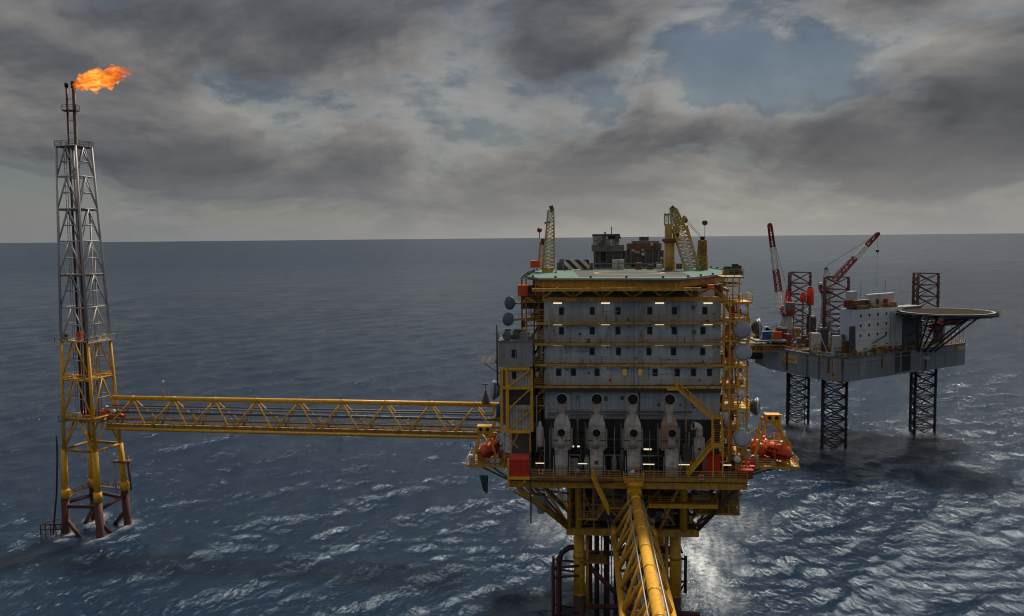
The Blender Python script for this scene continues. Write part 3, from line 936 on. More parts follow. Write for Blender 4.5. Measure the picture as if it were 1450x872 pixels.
# painted circle and white perimeter line
ring = MB()
cx, cy = (sum(p[0] for p in pad) / 4, sum(p[1] for p in pad) / 4)
for k in range(40):
    a0, a1 = 2 * math.pi * k / 40, 2 * math.pi * (k + .96) / 40
    ring.add([(cx + r * math.cos(a), cy + r * math.sin(a) * 1.25, ZH + .038) for r, a in ((5.6, a0), (6.3, a0), (6.3, a1), (5.6, a1))], [(0, 1, 2, 3)])
ring.build('touchdown_ring', 'ochre', hd)
for k in range(n):
    a, b2 = heli[k], heli[(k + 1) % n]
    MB().beam((a[0], a[1], ZH + .06), (b2[0], b2[1], ZH + .06), .34, .26).build('edge_gutter', 'offwhite' if k in (1, 2, 3) else 'deck_green', hd)
    d = Vector((b2[0] - a[0], b2[1] - a[1], 0))
    nrm = Vector((d.y, -d.x, 0)).normalized()
    if nrm.dot(Vector((a[0] - hc[0], a[1] - hc[1], 0))) < 0: nrm = -nrm
    # safety net frame
    net = MB()
    A0, B0 = Vector((a[0], a[1], ZH - .25)), Vector((b2[0], b2[1], ZH - .25))
    ln = (B0 - A0).length
    kk = max(2, int(ln / 1.5))
    o1 = nrm * 1.4 + Vector((0, 0, .2))
    net.beam(A0 + o1, B0 + o1, .1, .1)
    for j in range(kk + 1):
        p = A0.lerp(B0, j / kk)
        net.beam(p, p + o1, .08, .08)
    for j in range(3):
        net.beam(A0 + o1 * ((j + 1) / 4), B0 + o1 * ((j + 1) / 4), .04, .04)
    net.build('safety_net', 'steel_dark', hd)
    # lights on the rim
    kk = max(1, int(ln / 4.5))
    for j in range(kk):
        p = A0.lerp(B0, (j + .5) / kk)
        MB().lathe((p.x, p.y, ZH + .19), (0, 0, 1), [(0, .2), (.18, .2), (.3, .1)], 8).build('edge_light', 'steel_dark', hd)
    # fascia girder below the rim
    if k in (0, 1, 2, 7, 3):
        ins = -nrm * .9
        MB().beam(A0 + ins - Vector((0, 0, .62)), B0 + ins - Vector((0, 0, .62)), .35, .92).build('fascia_girder', 'yellow', hd)
# trusses that carry the deck
for v in (-7.6, 2.0, 10):
    zt = zh0 - .15
    c = MB()
    nb = 6
    for k in range(nb):
        a = UL + (UR - UL) * k / nb
        b2 = UL + (UR - UL) * (k + 1) / nb
        md = (a + b2) / 2
        MB().beam((a, -1.3 if v < 0 else v, ZT + .1), (md, v if v > 0 else -6.5, zt), .26, .26).build('truss_diagonal', 'yellow_worn' if v < 0 else 'ochre', hd)
        MB().beam((b2, -1.3 if v < 0 else v, ZT + .1), (md, v if v > 0 else -6.5, zt), .26, .26).build('truss_diagonal', 'yellow_worn' if v < 0 else 'ochre', hd)
    if v > 0:
        MB().box(UL - 1, UR + 1, v - .2, v + .2, zt - .3, zt).build('cross_beam', 'ochre', hd)
    else:
        MB().box(UL - 1.5, UR - 4, -6.9, -6.4, zt - .5, zt).build('cross_beam', 'yellow_worn', hd)
for k in range(7):
    u = UL + (UR - UL) * k / 6
    MB().beam((u, -1.0, ZT + .1), (u, -1.0, zh0), .3, .3).build('deck_post', 'ochre', hd)
    MB().beam((u, -6.6, zh0 - .6), (u, 24, zh0 - .6), .3, .5).build('cross_beam', 'ochre', hd)
# orange boxes and lockers in the open storey
for (pa, pb, ya, yb, v, mt) in ((733, 747, 403, 418, -1, 'orange'), (777, 790, 404, 413, 1, 'dull_red'), (748, 757, 404, 420, 1, 'brown'), (760, 772, 402, 420, 2, 'ochre'), (989, 1012, 410, 420, 0, 'offwhite'), (1002, 1012, 404, 410, 0, 'orange'), (1016, 1024, 404, 421, 0, 'brown')):
    MB().box(U(pa, v, 410), U(pb, v, 410), v, v + 2.4, Z(yb, v), Z(ya, v)).build('locker', mt, plat)

# left stair tower -------------------------------------------------
TV = -3.0
tl, tr = U(706, TV, 500), U(754, TV, 500)
zt0, zt1 = Z(519.5, TV, 730), Z(484, TV, 730)
MB().box(tl, tr, TV, TV + 6, zt0, zt1).build('stair_tower_house', 'wall_grey', plat)
for i in range(5):
    u = tl + (tr - tl) * (i + .5) / 5
    MB().box(u - .03, u + .03, TV - .05, TV - .002, zt0 + .1, zt1 - .1).build('wall_rib', 'wall_grey', plat)
MB().box(tl - .12, tr + .12, TV - .15, TV + 6.1, zt1 + .002, zt1 + .16).build('tower_roof', 'steel_mid', plat)
w = win0.copy(); COL.objects.link(w); c = pane0.copy(); COL.objects.link(c); c.parent = w
w.location = (U(728, TV, 500), TV, Z(500.5, TV, 728)); w.scale = (1.05, 1, 1.1)
MB().tube((tl - .2, TV - .2, zt0 - 3), (tl - .2, TV - .2, Z(459, TV)), .14, n=8).build('vent_mast', 'steel_dark', plat, True)
# roof plant on the tower
rail(plat, [(tl, TV, zt1 + .16), (tr, TV, zt1 + .16)], mat='steel_mid')
rs = random.Random(21)
for i in range(9):
    u = rs.uniform(tl + .2, tr - 1.4)
    MB().box(u, u + rs.uniform(.5, 1.3), TV + .5 + i * .5, TV + 1.0 + i * .5, zt1 + .16, zt1 + .16 + rs.uniform(.6, 1.9)).build('roof_unit', rs.choice(['steel_dark', 'steel_mid', 'wall_grey']), plat)
# yellow frame with infill panels below the house
fl, fr = U(710, TV, 560), U(753, TV, 560)
zf = [Z(611, TV, 730), Z(549, TV, 730), Z(522, TV, 730)]
zf3 = Z(580, TV, 730)
for u in (fl, fl + .95, fr):
    MB().box(u - .22, u + .22, TV - .2, TV + .2, zf[0], zf[2]).build('frame_post', 'yellow', plat)
    MB().box(u - .2, u + .2, TV + 5, TV + 5.4, zf[0], zf[2]).build('frame_post', 'ochre', plat)
for z in (zf[0], zf[1], zf[2]):
    MB().box(fl + .23, fr - .23, TV - .22, TV + .14, z - .22, z + .22).build('frame_rail', 'yellow', plat)
MB().box(fl + 1.2, fr - .23, TV - .12, TV + .1, zf3 - .1, zf3 + .1).build('frame_rail', 'yellow_worn', plat)
zz = zf[1]
for za, zb in ((zf[0] + .2, zf3 - .1), (zf3 + .1, zf[1] - .2), (zf[1] + .2, zf[2] - .2)):
    MB().beam((fl + 1.1, TV - .06, za), (fr - .25, TV - .06, zb), .2, .2).build('frame_diagonal', 'yellow', plat)
npan = 7
for k in range(npan):
    a = fl + 1.2 + (fr - fl - 1.4) * k / npan
    b2 = fl + 1.2 + (fr - fl - 1.4) * (k + 1) / npan
    MB().box(a + .02, b2 - .02, TV + .35 + .06 * (k % 2), TV + .5 + .06 * (k % 2), zf[1] + .2, zf[2] - .2).build('cladding_sheet', 'panel_grey', plat)
    MB().box(a + .02, b2 - .02, TV + .35 + .06 * (k % 2), TV + .5 + .06 * (k % 2), zf[0] + .2, zf3 + .7).build('cladding_sheet', 'panel_grey', plat)
MB().box(U(728, TV, 535) - .35, U(728, TV, 535) + .35, TV + .28, TV + .34, Z(537, TV), Z(527, TV)).build('cladding_window', 'glass', plat)
MB().box(fl + 1.1, fr - .2, TV + 1.2, TV + 5, zf[0] + .1, zf[2]).build('stairwell_core', 'steel_dark', plat)
rail(plat, [(fl + 1.2, TV + .3, zf3 + .8), (fr - .3, TV + .3, zf3 + .8)], mat='steel_mid')
# legs below the frame
for u in (fl + .4, fl + 1.3, fr - .3):
    MB().beam((u, TV, zf[0] - .2), (u, TV, ZD), .24, .24).build('frame_leg', 'yellow_worn', plat)
MB().beam((fl + .4, TV, zf[0] - .2), (fl + 2.6, TV, ZD + 3.4), .18, .18).build('frame_diagonal', 'yellow_worn', plat)
MB().beam((fl + 2.6, TV, zf[0] - .2), (fl + 1.4, TV, ZD + 3.4), .18, .18).build('frame_diagonal', 'yellow_worn', plat)
MB().box(fl + 1.4, fr - .4, TV + 1.5, TV + 4, ZD + .2, zf[0] - .3).build('stairwell_core', 'steel_mid', plat)
# cradle of the red tank box
ru0, ru1 = U(722, -6.5, 660), U(750, -6.5, 660)
zr0, zr1 = Z(676, -7, 735), Z(644, -7, 735)
MB().box(ru0 - .25, ru1 + .1, DF - .9, DF - .4, zr0 - .1, zr0 + .22).build('cradle_beam', 'yellow', plat)
MB().box(ru0 - .3, ru0 - .02, DF - .95, DF - .35, ZD - 1.7, zr1 - .4).build('cradle_post', 'yellow', plat)
MB().box(ru1 - .9, ru1 - .6, DF - .7, DF - .35, ZD - .8, zr0 - .1).build('cradle_post', 'yellow', plat)

# gap between stair tower and quarters: stairs, pipes, columns
rs = random.Random(5)
for k, z in enumerate([Z(y) for y in (427, 453, 484, 514, 544, 575)]):
    MB().box(U(740), U(771), 0.5, 4.5, z - .2, z).build('landing', 'ochre', plat)
    rail(plat, [(U(735 if k < 3 else 756), .45, z), (U(771), .45, z)], mat='yellow_worn', r=.04)
for px in (740, 746, 757, 764, 770):
    u = U(px, 1)
    MB().beam((u, 1.2, ZD), (u, 1.2, ZT + (3 if px < 760 else 0)), .22, .22).build('column', rs.choice(['yellow_worn', 'ochre', 'brown']), plat)
for i in range(4):
    za, zb = Z(544 - 30 * i), Z(514 - 30 * i)
    stair(plat, (U(750), 2.6, za), (U(768), 2.6, zb), 1.1, (0, 1, 0), 'ochre', 7, False)
for i in range(12):
    u = U(rs.uniform(736, 770))
    z = Z(rs.uniform(425, 650))
    v = rs.uniform(1.5, 4)
    MB().box(u - rs.uniform(.3, .8), u + .5, v, v + 1, z - rs.uniform(.4, 1), z + rs.uniform(.4, 1.2)).build('junction_box', rs.choice(['brown', 'steel_dark', 'steel_mid', 'ochre', 'offwhite']), plat)
MB().box(U(736), U(771), 4.6, 20, Z(440), ZT + .5).build('annex', 'brown', plat)
MB().box(U(740), U(771), 4.6, 20, ZD, Z(540)).build('annex', 'steel_dark', plat)
MB().beam((U(758, -2), -1.2, Z(563, -1)), (U(778, -2), -1.6, Z(543, -1)), .14, .14).build('davit_arm', 'yellow_worn', plat)
MB().tube((U(760, -1, 600), -1.2, Z(640, -1)), (U(760, -1, 600), -1.2, Z(560, -1)), .12).build('davit_post', 'galvanised', plat)
MB().lathe((U(765, -2, 605), -2.6, Z(632, -2)), (0, 0, 1), [(0, .5), (.2, .62), (3.0, .62), (3.3, .35), (4.0, .2)], 14).build('vent_drum', 'galvanised', plat, True)

# right access tower ----------------------------------------------
rs = random.Random(8)
lv = [(427, 1063), (453, 1058), (480, 1060), (516, 1056), (545, 1054), (575, 1060), (604, 1046), (640, 1050)]
cols = (1023, 1031, 1043, 1056)
for px in cols:
    u = U(px, 0, 540)
    for v in (-1.2, 4.2):
        top = Z(427)
        if px == 1056 and v > 0: continue
        MB().beam((u, v, ZD), (u, v, top), .26, .26).build('tower_column', rs.choice(['yellow', 'yellow_worn', 'ochre']), plat)
for py, pxr in lv:
    z = Z(py)
    u1 = U(pxr, 0, py)
    MB().box(UR + .1, u1, -1.35, 4.6, z - .28, z).build('tower_landing', rs.choice(['yellow', 'yellow_worn']), plat)
    rail(plat, [(UR + .1, -1.3, z), (u1, -1.3, z), (u1, 4.5, z)], mat='yellow', r=.045)
for i in range(len(lv) - 1):
    za, zb = Z(lv[i + 1][0]), Z(lv[i][0])
    a, b2 = (1025, 1040) if i % 2 else (1040, 1025)
    stair(plat, (U(a), 1.0, za), (U(b2), 1.0, zb), 1.0, (0, 1, 0), 'yellow', 7, True)
    MB().beam((U(1043, 0, 540), -1.2, za), (U(1056, 0, 540), -1.2, zb), .16, .16).build('tower_brace', 'yellow', plat)
for i in range(38):
    px = rs.uniform(1022, 1052)
    py = rs.uniform(428, 655)
    v = rs.uniform(.2, 4)
    u, z = loc_uvz(px, py, v)
    mt = rs.choice(['ochre', 'orange', 'brown', 'offwhite', 'yellow', 'dull_red', 'steel_mid', 'galvanised', 'exhaust_rusty'])
    if rs.random() < .5:
        MB().box(u - .3, u + rs.uniform(.2, .7), v, v + .7, z - rs.uniform(.3, .8), z + rs.uniform(.3, .9)).build('equipment_box', mt, plat)
    else:
        MB().tube((u, v, z - 1.2), (u, v, z + 1.0), rs.uniform(.12, .3), n=10).build('vessel', mt, plat, True)
# top: slanting handrails and lights beside the helideck
MB().box(U(1024), U(1048), -1, 5, Z(402) - .1, Z(402)).build('tower_landing', 'yellow_worn', plat)
for px in (1027, 1035, 1044):
    MB().beam((U(px), -1, Z(427)), (U(px), -1, Z(392)), .18, .18).build('tower_column', 'yellow', plat)
rail(plat, [(U(1024), -1, Z(392)), (U(1050), -1, Z(392))], mat='ochre')
MB().box(U(1020), U(1050), -1.2, 6, Z(392) - .25, Z(392)).build('tower_landing', 'ochre', plat)
for i in range(10):
    px = rs.uniform(1018, 1046)
    u, z = loc_uvz(px, 388, 5)
    MB().box(u, u + .9, 5, 6, Z(392), Z(392) + rs.uniform(.5, 1.8)).build('equipment_box', rs.choice(['brown', 'ochre', 'steel_mid', 'green_cloth']), plat)

# front stairs -----------------------------------------------------
sv = -2.6
zs0, zs1 = zw[0], Z(590, sv)
stair(plat, (U(1006, sv, 590), sv, zs1), (U(957, sv, 545), sv, zs0 + .1), 1.3, (0, 1, 0), 'yellow')
MB().box(U(944, sv, 545), U(957, sv, 545), sv - .7, -1.6, zs0 - .3, zs0).build('stair_landing', 'yellow', plat)
rail(plat, [(U(944, sv, 545), sv - .65, zs0), (U(957, sv, 545), sv - .65, zs0)], mat='yellow')
MB().box(U(1005, sv, 590), U(1024, sv, 590), sv - .8, sv + 1.6, zs1 - .25, zs1).build('stair_landing', 'yellow', plat)
lad = MB()
for px in (1008.5, 1022):
    u = U(px, sv - .8, 610)
    lad.box(u - .14, u + .14, sv - 1.0, sv - .7, Z(642, sv), Z(584, sv))
ladder = lad.build('steep_stair', 'yellow', plat)
for k in range(16):
    z = Z(640, sv) + (Z(588, sv) - Z(640, sv)) * k / 15
    MB().box(U(1008.5, sv - .8, 610) + .15, U(1022, sv - .8, 610) - .15, sv - 1.0, sv - .75, z, z + .06).build('tread', 'ochre', ladder)
stair(plat, (U(973, -5.5, 668), -5.4, ZD), (U(1008, -5.5, 628), -5.4, Z(630, -5.4)), 1.4, (0, 1, 0), 'yellow')
MB().box(U(1008, -5.5, 630), U(1024, -5.5, 630), -6.2, -3.2, Z(630, -5.4) - .25, Z(630, -5.4)).build('stair_landing', 'yellow_worn', plat)
for px in (1010, 1023):
    MB().beam((U(px, -6, 650), -6.1, ZD), (U(px, -6, 650), -6.1, Z(605, -6)), .2, .2).build('column', 'yellow', plat)
MB().tube((U(1027, -2, 590), -2.4, Z(602, -2)), (U(1027, -2, 590), -2.4, Z(582, -2)), .42, n=14).build('air_bottle', 'galvanised', plat, True)

# deck plant between the exhausts ---------------------------------
rs = random.Random(14)
for px in (772, 779, 787, 806, 822, 832, 854, 870, 884, 906, 918, 931, 942, 962, 975):
    u = U(px, -2, 640)
    v = rs.uniform(-5, -1.2)
    MB().beam((u, v, ZD), (u, v, Z(rs.uniform(600, 632), v)), .14, .14).build('pipe_support', rs.choice(['galvanised', 'steel_mid', 'wall_grey']), plat)
for py, v, mt in ((583, -.6, 'steel_mid'), (586, -1.8, 'wall_grey'), (612, -1.2, 'steel_dark'), (622, -2.4, 'steel_mid'), (634, -1.4, 'steel_dark'), (645, -2.0, 'wall_grey')):
    MB().tube((U(774 + rs.uniform(0, 20), v, py), v, Z(py, v)), (U(1000 - rs.uniform(0, 40), v, py), v, Z(py, v)), rs.uniform(.07, .16), n=8).build('pipe_run', mt, plat, True)
for i in range(34):
    px = rs.uniform(774, 1000)
    if min(abs(px - q) for q in (796, 845, 896, 949, 988)) < 9: continue
    v = rs.uniform(-5.2, -1.0)
    u = U(px, v, 655)
    h = rs.uniform(.8, 4.2)
    if rs.random() < .5:
        MB().box(u - rs.uniform(.3, .8), u + rs.uniform(.3, .8), v, v + 1.0, ZD, ZD + h).build('pump_skid', rs.choice(['steel_dark', 'steel_mid', 'wall_grey', 'steel_dark', 'offwhite']), plat)
    else:
        MB().lathe((u, v, ZD), (0, 0, 1), [(0, .35), (.1, .45), (h * .7, .45), (h * .85, .3), (h, .12)], 12).build('filter_vessel', rs.choice(['steel_mid', 'steel_dark', 'wall_grey', 'blue']), plat, True)
for (pa, pb) in ((758, 771), (818, 832), (910, 927), (956, 977), (1023, 1036)):
    u0, u1 = U(pa, -5, 657), U(pb, -5, 657)
    z = Z(657, -5)
    f = MB().box(u0, u1, -5.1, -4.9, z + .09, z + .2).build('light_fitting', 'steel_mid', plat)
    MB().box(u0 + .05, u1 - .05, -5.08, -4.92, z - .06, z + .088).build('tube', 'tube_light', f)
    for u in (u0 + .1, u1 - .1):
        MB().beam((u, -4.85, ZD), (u, -4.85, z + .3), .08, .08).build('lamp_post', 'steel_mid', plat)
for (px, py, w) in ((917, 636, 12), (811, 632, 4), (819, 632, 4)):
    u, z = loc_uvz(px, py, -2.5)
    MB().box(u - w * .05, u + w * .05, -2.6, -2.4, z - .1, z + .1).build('bulkhead_lamp', 'tube_light', plat)
# upper cross grating in front of the exhausts
zg_ = Z(588, -3.2)
for a, b2 in ((776, 786), (808, 834), (858, 884), (908, 936)):
    MB().box(U(a, -3, 588), U(b2, -3, 588), -3.6, -1.2, zg_ - .12, zg_).build('catwalk', 'steel_mid', plat)
    rail(plat, [(U(a, -3, 588), -3.55, zg_), (U(b2, -3, 588), -3.55, zg_)], mat='steel_mid', h=.9, bars=2)
# bridge head frame on the deck edge
bh0, bh1 = U(883, DF - 1, 672), U(911, DF - 1, 672)
MB().box(bh0, bh1, DF - 2.2, DF - .45, ZD - .3, ZD - .02).build('bridge_landing', 'yellow_worn', plat)
rail(plat, [(bh0, DF - .5, ZD), (bh0, DF - 2.15, ZD), (bh1, DF - 2.15, ZD), (bh1, DF - .5, ZD)], mat='yellow')
MB().lathe((U(898, DF - 1, 690), DF - 1.3, ZD - 1.9), (0, 0, 1), [(0, .95), (.7, 1.0), (1.3, 1.35), (1.6, 1.35)], 16).build('bridge_bearing', 'yellow', plat)

# lifeboat decks on both sides ------------------------------------
lbz = ZD
sl0, sl1 = U(664, 3, 672), gl + .2
MB().box(sl0, sl1, 0, 7, lbz - .5, lbz - .1).build('lifeboat_deck', 'yellow_worn', plat)
rail(plat, [(sl0 + .1, .1, lbz - .1), (sl1, .1, lbz - .1)], mat='ochre')
rail(plat, [(sl0 + .1, .1, lbz - .1), (sl0 + .1, 6.9, lbz - .1)], mat='galvanised')
sr0, sr1 = gr - .2, U(1126, 4, 672)
MB().box(sr0, sr1, 1, 9, lbz - .5, lbz - .1).build('lifeboat_deck', 'yellow_worn', plat)
rail(plat, [(sr0, 1.1, lbz - .1), (sr1 - .1, 1.1, lbz - .1), (sr1 - .1, 8.9, lbz - .1)], mat='ochre')
for u in (sl0 + .8, sl0 + 3):
    MB().tube((gl + .4, 3, lbz - 3.8), (u, 3, lbz - .5), .16).build('knee_brace', 'ochre', plat)
for u in (sr1 - 1, sr1 - 4):
    MB().tube((gr - .4, 4, lbz - 3.2), (u, 4, lbz - .5), .16).build('knee_brace', 'ochre', plat)


# extra side steelwork: short beams, hand lines, pipes on both flanks of the quarters
rs = random.Random(55)
for (xa, xb, n_) in ((733, 771, 46), (1021, 1060, 64)):
    for i in range(n_):
        px, py = rs.uniform(xa, xb), rs.uniform(405, 640)
        if xa < 800 and py > 470: px = rs.uniform(755, 771)
        v = rs.uniform(-1.6, 3.5)
        u, z = loc_uvz(px, py, v)
        k = rs.random()
        mt = rs.choice(['yellow', 'yellow_worn', 'ochre', 'yellow', 'brown', 'galvanised', 'exhaust_rusty'])
        lim = U(xb, v, py)
        if k < .4:
            MB().beam((u, v, z), (min(u + rs.uniform(1, 2.6), lim), v, z), .15, .18).build('side_beam', mt, plat)
        elif k < .7:
            MB().beam((u, v, z), (u, v, z + rs.uniform(1.2, 3.2)), .13, .13).build('side_post', mt, plat)
        elif k < .9:
            MB().beam((u, v, z), (min(u + rs.uniform(.8, 2.2), lim), v, z + rs.choice([-1, 1]) * rs.uniform(.8, 2)), .12, .12).build('side_brace', mt, plat)
        else:
            MB().lathe((u, v, z), (0, 0, 1), [(0, .2), (.1, .32), (.8, .32), (.95, .15)], 10).build('side_vessel', rs.choice(['offwhite', 'orange', 'galvanised', 'exhaust_rusty']), plat, True)
# web of braces flaring out below the deck
for (pa, va, ya, pb, vb, yb, r_) in ((806, -.6, 745, 770, -4, 692, .2), (812, -.6, 742, 790, -5, 693, .18), (808, 4, 742, 735, 2, 697, .22), (806, 10, 742, 726, 8, 697, .22), (760, -3, 694, 806, -1, 700, .16),
                                     (745, -2, 700, 806, -1, 712, .14), (985, -.6, 745, 1020, -3, 690, .2), (984, 5, 742, 1050, 4, 697, .2), (972, -1, 742, 1000, -2, 714, .16), (955, -1, 742, 938, -2, 716, .16),
                                     (905, -.9, 745, 918, -2, 715, .14), (880, -1, 738, 862, -1.5, 720, .14), (828, -1, 742, 848, -1.5, 722, .14), (836, -1.5, 716, 822, -1.5, 698, .12)):
    MB().tube((U(pa, va, ya), va, Z(ya, va)), (U(pb, vb, yb), vb, Z(yb, vb)), r_, n=8).build('deck_strut', rs.choice(['yellow', 'yellow_worn', 'yellow_worn', 'ochre']), plat, True)


# small fittings scattered over the quarters wall
rs = random.Random(202)
for i in range(95):
    px, py = rs.uniform(775, 1016), rs.uniform(428, 582)
    if any(abs(px - wx) < 7 and abs(py - wy) < 9 for wy, xs in WINS for wx in xs): continue
    u, z = loc_uvz(px, py, 0)
    k = rs.random()
    mt = rs.choice(['wall_grey', 'steel_mid', 'panel_grey', 'steel_mid', 'offwhite', 'brown', 'steel_dark'])
    if k < .35:
        s = rs.uniform(.1, .3)
        MB().box(u - s, u + s, -rs.uniform(.08, .25), -.004, z - s * 1.2, z + s * 1.2).build('junction_box', mt, plat)
    elif k < .6:
        MB().beam((u, -.09, z), (u, -.09, z + rs.uniform(.8, 2.2)), .07, .07).build('conduit', mt, plat)
    elif k < .8:
        MB().beam((u, -.11, z), (min(u + rs.uniform(1, 5), UR - .2), -.11, z), .06, .06).build('conduit', mt, plat)
    else:
        MB().lathe((u, -.005, z), (0, -1, 0), [(0, .16), (.12, .18), (.16, .1)], 10).build('wall_vent', mt, plat)
for li, (zf_, xs) in enumerate(zip(zw, ((770, 1012), (903, 1010), (776, 905), (777, 905, 1012)))):
    for px in xs:
        u = U(px + 4, 0, 500)
        MB().box(u - .42, u + .42, -.05, -.004, zf_ + .05, zf_ + 2.05).build('door', 'panel_grey', plat)


# crowded underside between main deck and cellar deck
rs = random.Random(303)
for i in range(64):
    px, py, v = rs.uniform(808, 986), rs.uniform(697, 744), rs.uniform(-1.2, 1.2)
    u, z = loc_uvz(px, py, v)
    mt = rs.choice(['yellow', 'yellow_worn', 'ochre', 'brown', 'steel_mid', 'galvanised', 'rust_red', 'yellow_worn'])
    k = rs.random()
    z = max(z, ZC + .8)
    if k < .35:
        MB().beam((u, v, z), (u + rs.uniform(-2.5, 2.5), v, max(ZC + .5, min(ZD - .9, z + rs.uniform(-2.4, 2.4)))), .13, .13).build('under_brace', mt, plat)
    elif k < .65:
        MB().tube((u, v, z), (min(max(u + rs.uniform(-4, 4), cl + .5), cr - .5), v, z), rs.uniform(.06, .16), n=8).build('under_pipe', mt, plat, True)
    elif k < .85:
        MB().tube((u, v, max(ZC + .5, z - 1.6)), (u, v, min(ZD - .8, z + 1.6)), rs.uniform(.07, .18), n=8).build('under_pipe', mt, plat, True)
    else:
        s = rs.uniform(.25, .6)
        MB().box(u - s, u + s, v, v + .8, z - .4, z + .5).build('under_box', rs.choice(['steel_mid', 'steel_dark', 'offwhite', 'wall_grey', 'brown']), plat)

# ================================================================== things on the platform
def on_deck(name, label, cat, u, v, z, group=None, rz=0.0):
    return thing(name, label, cat, W(u, v, z), PL_YAW + rz, group)


def exhaust(px, v, py_base, py_mouth, rm, wid, kind, label, group, turn=0.0, hood='hood_dark'):
    """tall duct with a round hood; turn swings the mouth about the vertical"""
    u = U(px, v, py_mouth)
    zb = ZD if py_base is None else Z(py_base, v)
    zm = Z(py_mouth, v)
    t = on_deck('exhaust_stack', label, 'exhaust', u, v, zb, group)
    rx = random.Random(int(px))
    H = zm - zb
    w = wid / 2
    neck_h = min(2.4, H * .24)
    sh = H - neck_h
    body = 'exhaust_burnt' if kind == 'small' else kind
    d = wid * .8 / 2
    if kind == 'small':
        MB().box(-w * .92, w * .92, -d * .9, d * .9, 0, sh * .30).build('foot', 'wall_grey', t)
        MB().box(-w, w, -d, d, sh * .30, sh * .82).build('silencer_box', body, t)
        MB().box(-w - .05, w + .05, -d - .05, d + .05, sh * .81, sh * .835).build('flange', 'exhaust_burnt', t)
        z1 = sh * .835
        for s in (-1, 1):
            MB().box(s * w * .98 - .05, s * w * .98 + .05, -d - .09, -d - .003, sh * .3, sh * .81).build('corner_angle', 'exhaust', t)
        MB().box(-w * .35, w * .3, -d - .07, -d - .003, sh * .36, sh * .48).build('inspection_door', rx.choice(['exhaust', 'offwhite', 'brown']), t)
        for s in (-1, 1):
            MB().beam((s * (w + .25), -d, 0), (s * (w + .25), -d, sh * .62), .1, .1).build('guard_post', 'wall_grey', t)
        MB().beam((-w - .3, -d - .02, sh * .25), (w + .3, -d - .02, sh * .25), .08, .08).build('guard_bar', 'wall_grey', t)
    else:
        MB().box(-w * .8, w * .8, -d * .8, d * .8, 0, sh * .40).build('foot', 'black', t)
        MB().box(-w, w, -d, d, sh * .40, sh * .56).build('lower_duct', 'panel_grey' if kind == 'exhaust' else body, t)
        MB().box(-w, w, -d, d, sh * .575, sh * .84).build('upper_duct', body, t)
        MB().box(-w - .07, w + .07, -d - .07, d + .07, sh * .56, sh * .575).build('flange', 'steel_dark', t)
        for s in (-1, 1):
            MB().box(s * (w + .02), s * (w + .34), -d * .5, d * .9, sh * .42, sh * .74).build('side_duct', 'wall_grey', t)
            for kz in (.44, .52, .62, .70, .78):
                MB().box(s * (w - .02), s * (w + .08), -d - .06, -d + .1, sh * kz, sh * kz + .12).build('clip', 'steel_mid', t)
        for kz in (.41, .48, .64, .72):
            MB().box(-w * .98, w * .98, -d - .05, -d - .003, sh * kz, sh * kz + .07).build('stiffener', rx.choice(['panel_grey', 'exhaust_rusty', 'exhaust']), t)
        for kk in range(3):
            MB().tube((-w - .55 + kk * .06, -d * .3, sh * (.3 + .1 * kk)), (-w - .55 + kk * .06, -d * .3, sh * .86), .06, n=6).build('conduit', 'steel_mid', t)
        z1 = sh * .84
        # sloping shoulder
        sm = MB()
        k = .62
        sm.add([(-w, -d, z1), (w, -d, z1), (w, d, z1), (-w, d, z1), (-w * k, -d * k, sh), (w * k, -d * k, sh), (w * k, d * k, sh), (-w * k, d * k, sh)],
               [(0, 3, 2, 1), (4, 5, 6, 7), (0, 1, 5, 4), (1, 2, 6, 5), (2, 3, 7, 6), (3, 0, 4, 7)])
        sm.build('shoulder', body, t)
        MB().box(-.42, .42, -d * .9, -d * .62, z1 + .15, sh + .2).build('access_plate', 'offwhite', t)
    # neck and hood
    ca, sa = math.cos(turn), math.sin(turn)

    def T(y, z): return (-y * sa * -1 if turn else 0.0, y * ca, z)
    pts = [(0, 0, (z1 if kind == 'small' else sh) - .05), (0, 0, H - rm * .75)]
    for a in (20, 40, 60, 75):
        aa = math.radians(a)
        y = -(1 - math.cos(aa)) * rm * 1.1
        pts.append((y * -sa, y * ca, H - rm * .75 + math.sin(aa) * rm * .9))
    y = -rm * 1.75
    pts.append((y * -sa, y * ca, H + rm * .28))
    nk = 'exhaust' if kind != 'small' else 'exhaust_burnt'
    MB().sweep(pts[:2], rm * .92, 16).build('neck', nk, t, True)
    MB().sweep(pts[1:], [rm * .95] + [rm * .98] * (len(pts) - 3) + [rm * 1.04], 18, cap=False).build('hood', hood, t, True)
    e, e0 = Vector(pts[-1]), Vector(pts[-2])
    dr = (e - e0).normalized()
    MB().lathe(e - dr * .25, dr, [(0, rm * .93), (.05, rm * .93)], 18).build('mouth', 'black', t)
    MB().lathe(e - dr * .02, dr, [(0, rm * .98), (0, rm * 1.09), (.1, rm * 1.09), (.1, rm * .98)], 18, False).build('rim', nk, t)
    return t


